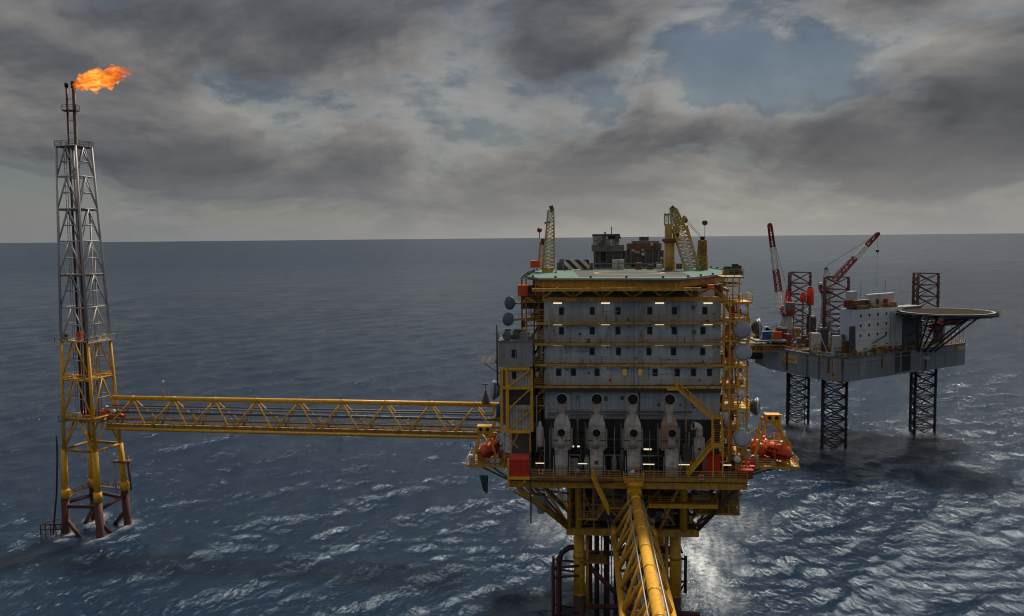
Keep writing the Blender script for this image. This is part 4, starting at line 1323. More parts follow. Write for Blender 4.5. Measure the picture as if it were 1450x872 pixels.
BIGL = ['leftmost tall exhaust duct with a dark brown hood', 'second tall exhaust duct from the left with a brown hood',
        'tall pale exhaust duct with a white hood above the bridge head', 'rusty tan tall exhaust duct with pale hood, rightmost of four']
for px, kind, hood, lb_ in zip((796, 845, 895.5, 947.5), ('exhaust', 'exhaust', 'exhaust', 'exhaust_rusty'), ('hood_dark', 'hood_dark', 'offwhite', 'exhaust'), BIGL):
    exhaust(px, -3.4, None, 565, 0.82, 2.55, kind, lb_, 'tall exhaust ducts on the front wall', hood=hood)
SMALL = ['short rust stained exhaust in front of the leftmost tall duct', 'short burnt exhaust in front of the second tall duct',
         'short dark mouthed exhaust in front of the white hooded duct', 'short red stained exhaust in front of the rusty tan duct']
for px, hood, lb_ in zip((795, 844.5, 897, 951), ('exhaust', 'exhaust', 'hood_dark', 'exhaust'), SMALL):
    exhaust(px, -5.6, None, 613, 0.62, 1.95, 'small', lb_, 'short exhausts along the front rail', hood=hood)
exhaust(990, -4.6, 648, 603, .58, 1.5, 'small', 'single exhaust with hood turned left beside the yellow stairs', None, turn=math.radians(-68), hood='galvanised')

# red box in its cradle
t = on_deck('tank_box', 'bright red box in a yellow cradle below the stair tower', 'tank', (ru0 + ru1) / 2, DF + .6, zr0 + .23)
hw = (ru1 - ru0) / 2 - .05
hh = zr1 - zr0 - .2
prof = [(-1.0, 0), (-1.0, hh * .8), (-.7, hh * .96), (0, hh), (.7, hh * .96), (1.0, hh * .8), (1.0, 0)]
m = MB()
nn = len(prof)
vs = [(-hw, y, z) for y, z in prof] + [(hw, y, z) for y, z in prof]
m.add(vs, [tuple(range(nn)), tuple(range(2 * nn - 1, nn - 1, -1))] + [(i, nn + i, nn + (i + 1) % nn, (i + 1) % nn) for i in range(nn)])
m.build('body', 'red', t)
for s in (-.95, 0, .95):
    MB().box(s * hw - .06, s * hw + .06, -1.06, -1.005, .1, hh * .78).build('rib', 'red', t)
# red box on the right of the front stairs
t = on_deck('deluge_cabinet', 'red cabinet under the lower stairs on the right', 'cabinet', U(1006, -5, 660), -4.4, ZD)
MB().box(-1.25, .55, -.7, .9, .15, 3.1).build('body', 'red', t)
MB().box(.65, 1.5, -.6, .8, .15, 2.9).build('side_cabinet', 'red', t)
MB().box(-1.3, 1.55, -.75, .95, 0, .15).build('plinth', 'steel_mid', t)
for u in (-.35,):
    MB().box(u - .02, u + .02, -.73, -.701, .3, 3.0).build('door_seam', 'dull_red', t)
t = on_deck('storage_crate', 'dark red crate at the right corner of the deck rail', 'crate', U(1054, DF + 1, 675), DF + .6, ZD)
MB().box(-1.1, 1.1, -.8, .8, 0, 1.2).build('body', 'dull_red', t)
MB().box(-1.15, 1.15, -.85, .85, 1.2, 1.35).build('lid', 'red', t)


def lifebuoy(px, py, v, label):
    u, z = loc_uvz(px, py, v)
    t = on_deck('lifebuoy', label, 'lifebuoy', u, v, z, 'lifebuoys on the rails')
    m = MB()
    n_, k_ = 20, 8
    vs = []
    for i in range(n_):
        a = 2 * math.pi * i / n_
        for j in range(k_):
            b_ = 2 * math.pi * j / k_
            rr = .36 + .11 * math.cos(b_)
            vs.append((rr * math.cos(a), .11 * math.sin(b_), rr * math.sin(a)))
    fs = [(i * k_ + j, ((i + 1) % n_) * k_ + j, ((i + 1) % n_) * k_ + (j + 1) % k_, i * k_ + (j + 1) % k_) for i in range(n_) for j in range(k_)]
    m.add(vs, fs)
    m.build('ring', 'orange', t, True)
    for a in (0, 90, 180, 270):
        aa = math.radians(a + 45)
        MB().lathe((.36 * math.cos(aa), 0, .36 * math.sin(aa)), (-math.sin(aa), 0, math.cos(aa)), [(-.07, .125), (.07, .125)], 10).build('band', 'white', t)


lifebuoy(766, 668, DF - .5, 'orange lifebuoy on the deck rail right of the red tank box')
lifebuoy(993, 676, DF - .5, 'orange lifebuoy on the deck rail below the red cabinet')

# red and white wind sock at the bridge head
u, z = loc_uvz(900, 668, DF - 2)
t = on_deck('wind_sock', 'red and white wind sock on the bridge head railing', 'wind sock', u, DF - 2, z - 1.2)
MB().tube((.35, 0, 0), (.35, 0, 1.7), .05).build('pole', 'galvanised', t)
MB().tube((.35, 0, 1.6), (-.15, 0, 1.35), .34, .30, 12).build('sock_mouth', 'red', t, True)
MB().tube((-.15, 0, 1.35), (-.8, 0, 1.0), .29, .18, 12).build('sock_tail', 'white', t, True)


# dishes -----------------------------------------------------------
def dish(px, py, v, r, aim, label, mat='dish_grey', depth=.55, rim='offwhite', group='radio dishes on the platform sides'):
    u, z = loc_uvz(px, py, v)
    t = on_deck('radio_dish', label, 'dish', u, v, z, group)
    a = Vector(aim).normalized()
    prof = [(-r * depth * 1.0, r * .22), (-r * depth * .75, r * .55), (-r * depth * .35, r * .84), (0, r)]
    MB().lathe((0, 0, 0), a, prof, 28).build('reflector', mat, t, True)
    MB().lathe((0, 0, 0), a, [(0, r * 1.0), (r * .05, r * 1.03), (r * .16, r * 1.03), (r * .18, r * .98)], 28).build('shroud', rim, t)
    MB().lathe((0, 0, 0), a, [(r * .175, r * .97), (r * .26, r * .75), (r * .33, r * .4), (r * .35, r * .04)], 28).build('radome', mat, t, True)
    bk = -a * (r * depth)
    MB().tube(bk, bk - a * .7, .22, n=10).build('mount', 'steel_mid', t)
    MB().tube(bk - a * .6, bk - a * .6 + Vector((-.9 if a.x > 0 else .9, .5, 0)), .12, n=8).build('bracket', 'yellow_worn', t)


dish(1051, 467, -1.6, 1.42, (-.55, -1, .18), 'big grey dish just under the small white dish on the right tower')
dish(1052, 499, -1.6, 1.36, (-.35, -1, .28), 'grey dish below the gangway level on the right tower')
dish(1074, 464, 1.5, 1.45, (1, -.12, .05), 'edge-on dish with white face aimed right, above the gangway', 'dish_dark', .8)
dish(1071, 576, 1.5, 1.45, (1, -.12, .0), 'edge-on dish with white face aimed right, above the orange lifeboat davit', 'dish_dark', .8)
dish(1051, 621, -2.0, 1.40, (-.2, -1, .35), 'grey dish low on the right tower beside the lifeboat davit')
dish(1054, 440, -1.7, .56, (.3, -1, .1), 'small white dish high on the right tower', 'white', .3, 'white')
dish(1050, 558, -1.7, .50, (.2, -1, .1), 'small white dish in the middle of the right tower', 'white', .3, 'white')
dish(722.5, 429, .5, 1.05, (-.75, -1, .05), 'upper dark blue dish on the left of the quarters', 'dish_dark', .6, 'dish_dark')
dish(720.5, 452, .5, 1.1, (-.6, -1, .2), 'lower dark blue dish on the left of the quarters', 'dish_dark', .6, 'dish_grey')
dish(700, 552, .5, 1.6, (-1, -.25, .05), 'edge-on grey dish where the flare bridge meets the stair tower', 'dish_grey', .7, 'dish_dark')
dish(1037, 563, 1.5, .55, (.2, -1, .4), 'small white dish behind the tower column right of the stairs', 'offwhite', .3, 'white')
# arms that carry the outboard dishes
for px, py, pe in ((1058, 467, 1072), (1056, 578, 1069)):
    z = Z(py)
    MB().beam((U(px - 6, 1.5, py), 1.5, z), (U(pe, 1.5, py), 1.5, z), .22, .22).build('dish_arm', 'yellow', plat)
    MB().beam((U(px + 3, 1.5, py), 1.5, z - 1.8), (U(px + 3, 1.5, py), 1.5, z + 1.8), .2, .2).build('dish_arm', 'yellow', plat)
    MB().beam((U(px - 6, 1.5, py), 1.5, z + 1.6), (U(px + 4, 1.5, py), 1.5, z + 1.6), .2, .2).build('dish_arm', 'yellow', plat)
for py in (429, 452):
    MB().beam((U(724, .8, py), .8, Z(py)), (U(742, .8, py), .8, Z(py)), .2, .2).build('dish_arm', 'ochre', plat)
MB().beam((U(700, .8, 552), .8, Z(552)), (U(712, .8, 552), .8, Z(552)), .25, .25).build('dish_arm', 'ochre', plat)

# solar panel rack left of the stair tower
u, z = loc_uvz(703, 513, 0)
t = on_deck('solar_panel_rack', 'tilted rack of three small solar panels left of the grey stair tower', 'solar panel', u, 0, z - 2.5)
for i in range(3):
    x = -2.7 + i * .95
    MB().add([(x, -.6, 2.5), (x + .8, -.6, 2.5), (x + 1.15, .6, 3.3), (x + .35, .6, 3.3), (x, -.6, 2.44), (x + .8, -.6, 2.44), (x + 1.15, .6, 3.24), (x + .35, .6, 3.24)],
             [(0, 1, 2, 3), (7, 6, 5, 4), (0, 4, 5, 1), (1, 5, 6, 2), (2, 6, 7, 3), (3, 7, 4, 0)]).build('panel', 'steel_dark', t)
MB().beam((-3.2, -.62, 2.42), (.4, -.62, 2.42), .1, .1).beam((-2.9, .62, 3.25), (.5, .62, 3.25), .1, .1).build('rack_rail', 'offwhite', t)
MB().beam((-2.2, 0, 2.5), (.6, 0, .6), .14, .14).build('strut', 'steel_dark', t)
MB().beam((-1.5, -.4, 2.46), (.9, -.4, 2.46), .1, .1).build('bearer', 'steel_dark', t)
# small blue tank and cone buoy at the bridge end
u, z = loc_uvz(706, 580, -1)
t = on_deck('blue_tank', 'small upright blue tank beside the flare bridge end', 'tank', u, -1, z - 1)
MB().lathe((0, 0, 0), (0, 0, 1), [(0, .3), (.05, .4), (1.7, .4), (1.95, .2)], 12).build('body', 'blue', t, True)
MB().box(-.5, .5, -.4, .4, -.15, 0).build('base', 'steel_dark', t)
MB().box(u - .9, fl + .1, -1.8, .2, z - 1.35, z - 1.16).build('side_landing', 'ochre', plat)
MB().beam((u - .7, -1, z - 1.35), (fl, -1, z - 2.6), .14, .14).build('landing_knee', 'ochre', plat)
cone_at = at_z(688, 571, 31.0)
t = thing('cable_cone', 'brown cone shaped frame standing on the flare bridge end', 'frame', (cone_at.x, cone_at.y, 30.92))
t.scale = (.85, .85, .95)
MB().lathe((0, 0, 0), (0, 0, 1), [(0, 1.1), (1.2, .75), (2.6, .25), (2.9, .25)], 6).build('cone', 'brown', t)
MB().tube((0, 0, 2.9), (0, 0, 4.6), .1).build('stem', 'steel_mid', t)
MB().box(-.9, .6, -.2, .2, 4.3, 4.6).build('crossbar', 'steel_mid', t)


# lifeboats and davits --------------------------------------------
def lifeboat(u, v, z, L, Wd, rz, label, stripe=True):
    t = on_deck('lifeboat', label, 'lifeboat', u, v, z, 'enclosed lifeboats in davits', rz)
    n_ = 11
    for part, lo, mat in (('hull', True, 'red'), ('canopy', False, 'orange')):
        m = MB()
        vs = []
        k_ = 9
        for i in range(n_):
            s = -1 + 2 * i / (n_ - 1)
            taper = max(.06, (1 - abs(s) ** 3.0)) ** .6
            for j in range(k_):
                a = math.pi * j / (k_ - 1)
                if lo:
                    y = math.cos(a) * Wd / 2 * taper
                    zz_ = 1.25 - math.sin(a) * 1.2 * (taper ** .7)
                else:
                    y = math.cos(a) * Wd / 2 * .97 * taper
                    zz_ = 1.26 + (abs(math.sin(a)) ** .6) * (1.45 if s < .45 else 1.9) * (taper ** .6)
                vs.append((s * L / 2, y, zz_))
        fs = [(i * k_ + j, (i + 1) * k_ + j, (i + 1) * k_ + j + 1, i * k_ + j + 1) for i in range(n_ - 1) for j in range(k_ - 1)]
        fs += [tuple(range(k_)), tuple((n_ - 1) * k_ + j for j in range(k_ - 1, -1, -1))]
        m.add(vs, fs)
        m.build(part, mat, t, True)
    MB().box(-L * .46, L * .46, -Wd / 2 - .05, Wd / 2 + .05, 1.2, 1.34).build('fender', 'black', t)
    for s in (-.15, .1, .35):
        for sy in (-1, 1):
            MB().box(s * L / 2, s * L / 2 + .5, sy * (Wd * .44), sy * (Wd * .47), 1.75, 2.1).build('porthole', 'glass', t)
    MB().box(L * .18, L * .30, -.5, .5, 2.9, 3.3).build('conning_hatch', 'white' if stripe else 'orange', t)
    return t


def davit(u, v, z, w, h, label, lean=0.0, cap=True):
    t = on_deck('lifeboat_davit', label, 'davit', u, v, z, 'lifeboat davits')
    for y in (0, 3.2):
        for s in (-1, 1):
            MB().beam((s * w / 2, y, 0), (s * w * .16 + lean, y, h), .34, .34).build('leg', 'yellow', t)
        MB().beam((-w * .16 + lean - .25, y, h), (w * .16 + lean + .25, y, h), .4, .4).build('head_beam', 'yellow', t)
        MB().beam((-w * .33, y, h * .45), (w * .33 + lean * .4, y, h * .45), .18, .18).build('tie', 'yellow', t)
    for s in (-1, 1):
        MB().beam((s * w * .16 + lean, 0, h), (s * w * .16 + lean, 3.2, h), .26, .26).build('top_rail', 'yellow', t)
        MB().beam((s * w * .25 + lean * .7, 0, h * .7), (s * w * .25 + lean * .7, 3.2, h * .7), .2, .2).build('side_rail', 'yellow', t)
    if cap:
        MB().box(-1.2 + lean, 1.2 + lean, -.4, 1.4, h + .15, h + 1.15).build('winch_house', 'yellow', t)
        for s in (-.55, .55):
            MB().lathe((s + lean, -.4, h + .65), (0, -1, 0), [(0, .3), (.06, .3)], 12).build('sheave', 'black', t)
    return t


lbu, _ = loc_uvz(690, 668, 3)
lifeboat(lbu + .4, 3.2, lbz + .5, 6.5, 2.5, math.radians(78), 'red lifeboat in the left davit under the flare bridge', False)
davit(lbu - .2, 1.3, lbz - .1, 4.4, 5.0, 'yellow A-frame davit over the left lifeboat')
u = U(699, 1.2, 668)
for i in range(2):
    t = on_deck('life_raft_canister', ('left' if i == 0 else 'right') + ' one of two white canisters on the left lifeboat deck rail', 'canister', u - .1 + i * .95, .5, lbz + .5, 'white life raft canisters')
    MB().lathe((-.42, 0, 0), (1, 0, 0), [(0, .3), (.06, .4), (.42, .42), (.78, .4), (.84, .3)], 14).build('drum', 'white', t, True)
    MB().box(-.3, .3, -.3, .3, -.6, -.38).build('cradle', 'galvanised', t)
u, z = loc_uvz(685, 674, 0)
t = on_deck('hanging_tarpaulin', 'torn dark green cloth hanging below the left lifeboat deck', 'cloth', u, -.05, z)
m = MB()
gx = 7
vs = []
for j in range(8):
    f = j / 7
    for i in range(gx):
        x = (i / (gx - 1) - .5) * (1.4 - .75 * f) + .35 * f
        vs.append((x, .14 * math.sin(i * 2.1 + j * .9) - .15, .2 - 2.9 * f + .25 * math.sin(i * 1.7) * f))
m.add(vs, [(j * gx + i, j * gx + i + 1, (j + 1) * gx + i + 1, (j + 1) * gx + i) for j in range(7) for i in range(gx - 1)])
so = m.build('cloth', 'green_cloth', t, True)
sm_ = so.modifiers.new('thickness', 'SOLIDIFY'); sm_.thickness = .03

rbu, _ = loc_uvz(1096, 668, 4)
lifeboat(rbu + .3, 4.2, lbz + .3, 7.0, 2.7, math.radians(-62), 'orange lifeboat with a white hatch in the right davit')
davit(rbu - .9, 2.2, lbz - .1, 6.0, 7.0, 'tall yellow A-frame davit over the right lifeboat', .2)
lifeboat(rbu - 2.6, 6.8, lbz + .3, 5.5, 2.3, math.radians(-20), 'orange boat behind the tall right davit, beside the round red pod', False)
MB().beam((rbu - .6, 2.3, lbz + 6.6), (rbu + 2.6, 2.6, lbz + 2.6), .3, .3).build('davit_guide', 'yellow', plat)
MB().beam((rbu + .2, 2.3, lbz + 6.4), (sr1 - .6, 2.8, lbz + .8), .2, .2).build('davit_guide', 'yellow', plat)
t = on_deck('rescue_boat_pod', 'round red pod left of the orange lifeboat', 'pod', U(1075, 4, 650), 4, lbz)
MB().lathe((0, 0, 1.9), (-.2, -1, 0), [(-1.3, .3), (-1.0, .9), (0, 1.25), (.9, .95), (1.2, .35)], 18).build('shell', 'orange', t, True)
MB().box(-.8, .8, -.8, .8, -.1, .8).build('cradle', 'steel_mid', t)
t = on_deck('white_globe_tank', 'small white round tank left of the right lifeboat deck', 'tank', U(1044, -3, 656), -3, ZD)
MB().lathe((0, 0, 1.4), (0, 0, 1), [(0, .12), (.12, .4), (.4, .58), (.75, .6), (1.05, .42), (1.2, .1)], 16).build('globe', 'white', t, True)
MB().box(-.4, .4, -.4, .4, 0, 1.4).build('stand', 'ochre', t)
t = on_deck('marker_light_mast', 'short white and red light mast at the far right lifeboat deck corner', 'mast', sr1 - .9, 8.2, lbz)
MB().tube((0, 0, -.1), (0, 0, 3.2), .09).build('pole', 'dull_red', t)
MB().lathe((0, 0, 3.2), (0, 0, 1), [(0, .25), (.7, .25), (.95, .08)], 10).build('lamp_head', 'white', t)
MB().box(-.35, .35, -.3, .3, 1.4, 2.2).build('box', 'dull_red', t)
rs = random.Random(31)
for i in range(16):
    px, py = rs.uniform(1030, 1066), rs.uniform(630, 672)
    v = rs.uniform(-4, 3)
    u, z = loc_uvz(px, py, v)
    MB().box(u - .5, u + .5, v, v + .9, max(ZD, z - .5), max(ZD + .5, z + .5)).build('equipment_box', rs.choice(['orange', 'red', 'ochre', 'yellow', 'galvanised', 'brown', 'steel_mid']), plat)


# cranes -----------------------------------------------------------
def lattice(parent, p, q, w0, w1, bays, mats, r=.1, rb=.055, side=None, n_side=4, name='boom'):
    """box girder of chords and zigzag lacing; mats cycles along the length"""
    p, q = Vector(p), Vector(q)
    d, x, y = frame_of(q - p, side)
    root = None
    nm = len(mats)
    for s in range(nm):
        ch, lc = MB(), MB()
        f0, f1 = s / nm, (s + 1) / nm
        cor = [(-1, -1), (1, -1), (1, 1), (-1, 1)]

        def P(f, c):
            w = (w0 + (w1 - w0) * f) / 2
            return p.lerp(q, f) + x * (cor[c][0] * w) + y * (cor[c][1] * w)
        for c in range(4):
            ch.tube(P(f0, c), P(f1, c), r, n=6)
        nb = max(2, bays // nm)
        for b_ in range(nb):
            g0, g1 = f0 + (f1 - f0) * b_ / nb, f0 + (f1 - f0) * (b_ + 1) / nb
            for c in range(4):
                c2 = (c + 1) % 4
                if b_ % 2: lc.tube(P(g0, c), P(g1, c2), rb, n=5)
                else: lc.tube(P(g0, c2), P(g1, c), rb, n=5)
                lc.tube(P(g1, c), P(g1, c2), rb * .8, n=5)
        ch.add(lc.v, lc.f)
        ch.build(name + '_section', mats[s], parent)


def on_px(px, py, v):
    u, z = loc_uvz(px, py, v)
    return Vector((u, v, z))


# left crane, behind the helideck corner
b0 = on_px(776, 382, 24)
t = on_deck('pedestal_crane', 'yellow pedestal crane with upright lattice boom behind the left helideck corner', 'crane', b0.x, b0.y, b0.z - 3, 'cranes on the big platform')
rel = lambda px, py, v: on_px(px, py, v) - Vector((b0.x, b0.y, b0.z - 3))
lattice(t, rel(777, 380, 24), rel(780, 298, 24), 2.2, 1.0, 16, ['crane_yellow', 'crane_cream', 'crane_yellow', 'crane_cream'], .13, .07)
lattice(t, rel(766, 378, 25), rel(768, 342, 25), 1.0, .8, 8, ['crane_yellow'], .12, .06, name='mast')
MB().box(*[f for pr in zip(rel(751, 379, 23), rel(764, 369, 23) + Vector((0, 3, 0))) for f in pr]).build('machinery_house', 'orange', t)
MB().box(*[f for pr in zip(rel(766, 346, 24), rel(772, 338, 24) + Vector((0, 1, 0))) for f in pr]).build('cab', 'brown', t)
MB().tube(rel(764, 337, 25), rel(764, 325, 25), .07).build('whip_aerial', 'steel_dark', t)
MB().lathe(rel(764, 329, 25), (0, 0, 1), [(0, .2), (.2, .45), (.7, .45), (.9, .2)], 10).build('beacon', 'dull_red', t)
MB().beam(rel(778.5, 296, 24), rel(784, 294.5, 24), .9, 1.1).build('boom_head', 'brown', t)
MB().beam(rel(771, 316, 24), rel(779, 314, 24), .35, .35).build('sheave_arm', 'brown', t)
MB().tube(rel(772, 345, 24.2), rel(783, 296, 24), .04, n=5).build('boom_line', 'steel_dark', t)
MB().tube((0, 0, -8), rel(776, 379, 24), 1.1, n=16).build('pedestal', 'crane_yellow', t, True)
# white helideck light post
q = on_px(787, 383, 20)
t2 = on_deck('light_post', 'thin white post at the rear left edge of the helideck', 'post', q.x, q.y, ZH)
MB().tube((0, 0, 0), (0, 0, on_px(787, 365.5, 20).z - ZH), .16, n=8).build('pole', 'white', t2)
MB().box(-.25, .25, -.25, .25, 0, .12).build('base', 'steel_mid', t2)
# hazard striped barrier
q = on_px(815, 379, 30)
t2 = on_deck('striped_barrier', 'black and white diagonal striped barrier behind the helideck', 'barrier', q.x, q.y, ZH)
hz_top = on_px(815, 367.5, 30).z - ZH
MB().box(-2.2, 2.6, 0, .2, .3, hz_top).build('board', 'hazard', t2)
for x in (-2.0, 2.4):
    MB().box(x - .1, x + .1, .22, .42, -.4, hz_top).build('post', 'steel_mid', t2)
# equipment behind the helideck at its left rear
rs = random.Random(17)
for i, px in enumerate((791, 796, 801, 806, 826, 832, 836, 871, 880, 905, 921, 934, 952, 962, 972)):
    q = on_px(px, 380, 34)
    h = rs.uniform(.8, 2.2)
    MB().box(q.x - .55, q.x + .55, 34, 35, ZH - 1.5, ZH + h).build('rear_locker', rs.choice(['steel_mid', 'steel_dark', 'dish_dark', 'green_cloth', 'brown', 'offwhite']), plat)
MB().box(U(760, 33), U(1005, 33), 33.5, 45, ZD, ZH - 1.2).build('rear_block', 'wall_grey', plat)
rail(plat, [(U(790, 33, 378), 33.6, ZH - 1.2), (U(1000, 33, 378), 33.6, ZH - 1.2)], mat='steel_mid', h=2.4, r=.05)

# grey drilling modules on the far side
mb = on_px(868, 380, 40)
t = on_deck('drilling_module', 'dark grey box shaped module with cabin on top behind the helideck', 'module', mb.x, 40, ZH - 3, 'grey modules behind the helideck')
rl = lambda px, py: on_px(px, py, 40) - Vector((mb.x, 40, ZH - 3))


def pbox(t, name, px0, px1, py0, py1, mat, d0=0.0, d1=5.0):
    a, b_ = rl(px0, py1), rl(px1, py0)
    return MB().box(a.x, b_.x, d0, d1, a.z, b_.z).build(name, mat, t)


pbox(t, 'lower_frame', 841, 883, 355, 386, 'steel_dark', .6)
pbox(t, 'mid_deck', 838, 884, 346, 356, 'steel_mid', 0)
pbox(t, 'cabin', 840, 877, 335, 346, 'wall_grey', .4)
pbox(t, 'roof', 839, 878, 331, 335.2, 'steel_dark', .2)
pbox(t, 'cabin_window', 859, 873, 333.5, 338, 'black', .2, .5)
pbox(t, 'doorway', 851, 858, 357, 369, 'black', .45, .65)
for px in (842, 849, 858, 868, 880):
    pbox(t, 'post', px, px + 1.2, 356, 384, 'steel_mid', .3, .58)
for i in range(14):
    px, py = rs.uniform(840, 878), rs.uniform(334, 352)
    pbox(t, 'fitting', px, px + rs.uniform(2, 5), py, py + rs.uniform(2, 5), rs.choice(['steel_dark', 'offwhite', 'brown', 'galvanised', 'wall_grey']), -.4, .35)
a, b_ = rl(866, 331), rl(866, 321)
MB().tube(a + Vector((0, 1, 0)), b_ + Vector((0, 1, 0)), .09).build('aerial', 'steel_dark', t)
a, b_ = rl(857, 333), rl(857, 328)
MB().tube(a + Vector((0, 1, 0)), b_ + Vector((0, 1, 0)), .16).build('vent', 'steel_dark', t)
mb = on_px(915, 380, 40)
t = on_deck('drilling_module', 'stepped grey and rust module between the drilling cabin and the crane', 'module', mb.x, 40, ZH - 3, 'grey modules behind the helideck')
pbox(t, 'lower_frame', 884, 940, 354, 386, 'steel_dark', .6)
pbox(t, 'blue_panel', 892, 914, 353, 361, 'dish_dark', .4, .62)
pbox(t, 'mid_deck', 889, 937, 344, 354, 'brown', .3)
pbox(t, 'upper_deck', 896, 934, 340.5, 344, 'steel_mid', .5)
pbox(t, 'top_unit', 907, 919, 335, 340.5, 'steel_dark', .5)
for px in (886, 893, 903, 914, 924, 932, 939):
    pbox(t, 'post', px, px + 1.2, 354, 384, 'steel_mid', .2, .55)
for i in range(18):
    px, py = rs.uniform(886, 936), rs.uniform(342, 378)
    pbox(t, 'fitting', px, px + rs.uniform(2, 6), py, py + rs.uniform(2, 5), rs.choice(['steel_dark', 'exhaust_rusty', 'brown', 'galvanised', 'wall_grey', 'dull_red', 'blue']), -.3, .3)

# right crane
b0 = on_px(947, 380, 30)
base = Vector((b0.x, b0.y, ZH - 2))
t = on_deck('pedestal_crane', 'yellow pedestal crane with folded lattice boom right of the grey modules', 'crane', base.x, base.y, base.z, 'cranes on the big platform')
rel = lambda px, py, v=30: on_px(px, py, v) - base
MB().tube(rel(948, 386), rel(948, 343), .95, n=18).build('pedestal', 'crane_yellow', t, True)
MB().lathe(rel(948, 344), (0, 0, 1), [(0, .95), (.4, 1.4), (.8, 1.4)], 18).build('slew_ring', 'brown', t)
a, b_ = rel(942, 342), rel(951, 317)
MB().box(a.x, b_.x, -1.1, 1.1, a.z, b_.z).build('machinery_house', 'crane_yellow', t)
a, b_ = rel(953, 341), rel(961, 320)
MB().box(a.x, b_.x, -.9, .9, a.z, b_.z).build('cab', 'crane_yellow', t)
MB().box(a.x - .02, b_.x + .04, -.95, -.905, rel(950, 334).z, rel(950, 327).z).build('cab_window', 'glass', t)
lattice(t, rel(957, 320), rel(953, 295), 1.6, 1.0, 8, ['crane_cream'], .13, .07, name='gantry_mast')
lattice(t, rel(954, 297), rel(966, 326), 1.1, 1.5, 8, ['crane_yellow'], .13, .07, name='gantry_stay')
lattice(t, rel(962, 322, 29), rel(981, 384, 29), 2.6, 2.4, 14, ['crane_yellow', 'crane_cream', 'crane_cream'], .15, .08)
lattice(t, rel(944, 319), rel(944, 302), .8, .8, 5, ['galvanised'], .08, .05, name='mast')
MB().beam(rel(941, 304), rel(948, 304), .3, .3).build('cross_arm', 'steel_dark', t)
MB().beam(rel(964, 318, 29), rel(970, 306, 29), .7, .7).build('jib_arm', 'crane_yellow', t)
MB().lathe(rel(970, 312, 29), (0, -1, 0), [(0, .5), (.3, .5)], 14).build('sheave', 'brown', t)
for dz_ in (0, .4):
    MB().tube(rel(970, 312, 29) + Vector((0, 0, dz_)), rel(992, 336, 29) + Vector((0, 0, dz_)), .04, n=5).build('boom_line', 'steel_dark', t)
MB().beam(rel(950, 293), rel(955, 298), .9, .9).build('boom_head', 'brown', t)
# boom rest tower
b1 = on_px(994, 384, 29)
t = on_deck('boom_rest_tower', 'short yellow lattice tower with ball topped mast right of the crane boom', 'tower', b1.x, b1.y, ZH - 2)
rel2 = lambda px, py: on_px(px, py, 29) - Vector((b1.x, b1.y, ZH - 2))
lattice(t, rel2(994, 386), rel2(994.5, 340), 1.75, 1.15, 10, ['crane_yellow', 'ochre'], .16, .09, name='tower')
m_ = rel2(994, 363)
MB().box(m_.x - .55, m_.x + .55, -.5, .5, rel2(994, 384).z, rel2(994, 341).z).build('tower_core', 'ochre', t)
a = rel2(994.5, 340)
MB().box(a.x - .35, a.x + .35, -.35, .35, a.z, a.z + .7).build('cap', 'black', t)
MB().tube(rel2(998, 341), rel2(998, 316), .06, n=6).build('mast', 'offwhite', t)
MB().lathe(rel2(998, 319), (0, 0, 1), [(0, .1), (.15, .42), (.5, .55), (.85, .42), (1.0, .1)], 12).build('ball', 'steel_dark', t, True)

# crowded gear on the two lifeboat decks
rs = random.Random(91)
for (ua, ub, va, vb, n_) in ((sr0 - 1.5, sr1 - .6, 1.4, 8.5, 60), (sl0 + .5, sl1 - .3, .5, 6.5, 26)):
    for i in range(n_):
        u, v = rs.uniform(ua, ub), rs.uniform(va, vb)
        mt = rs.choice(['orange', 'red', 'yellow', 'yellow', 'yellow_worn', 'ochre', 'galvanised', 'brown', 'dull_red', 'offwhite'])
        k = rs.random()
        top = 3.6 * (1 - abs((u - (ua + ub) / 2) / (ub - ua)))
        if k < .35:
            h = rs.uniform(1.2, top + 1.6)
            MB().beam((u, v, lbz - .1), (u + rs.uniform(-.5, .5), v, lbz + h), .13, .13).build('deck_post', mt, plat)
        elif k < .6:
            z = lbz + rs.uniform(.8, top + .8)
            MB().beam((u, v, z), (max(ua, min(ub, u + rs.uniform(-2.2, 2.2))), v + rs.uniform(-1, 1), z + rs.uniform(-.8, .8)), .12, .12).build('deck_rod', mt, plat)
        else:
            s = rs.uniform(.2, .55)
            MB().box(u - s, u + s, v - .3, v + .3, lbz - .1, lbz + rs.uniform(.5, 1.5)).build('deck_box', mt, plat)


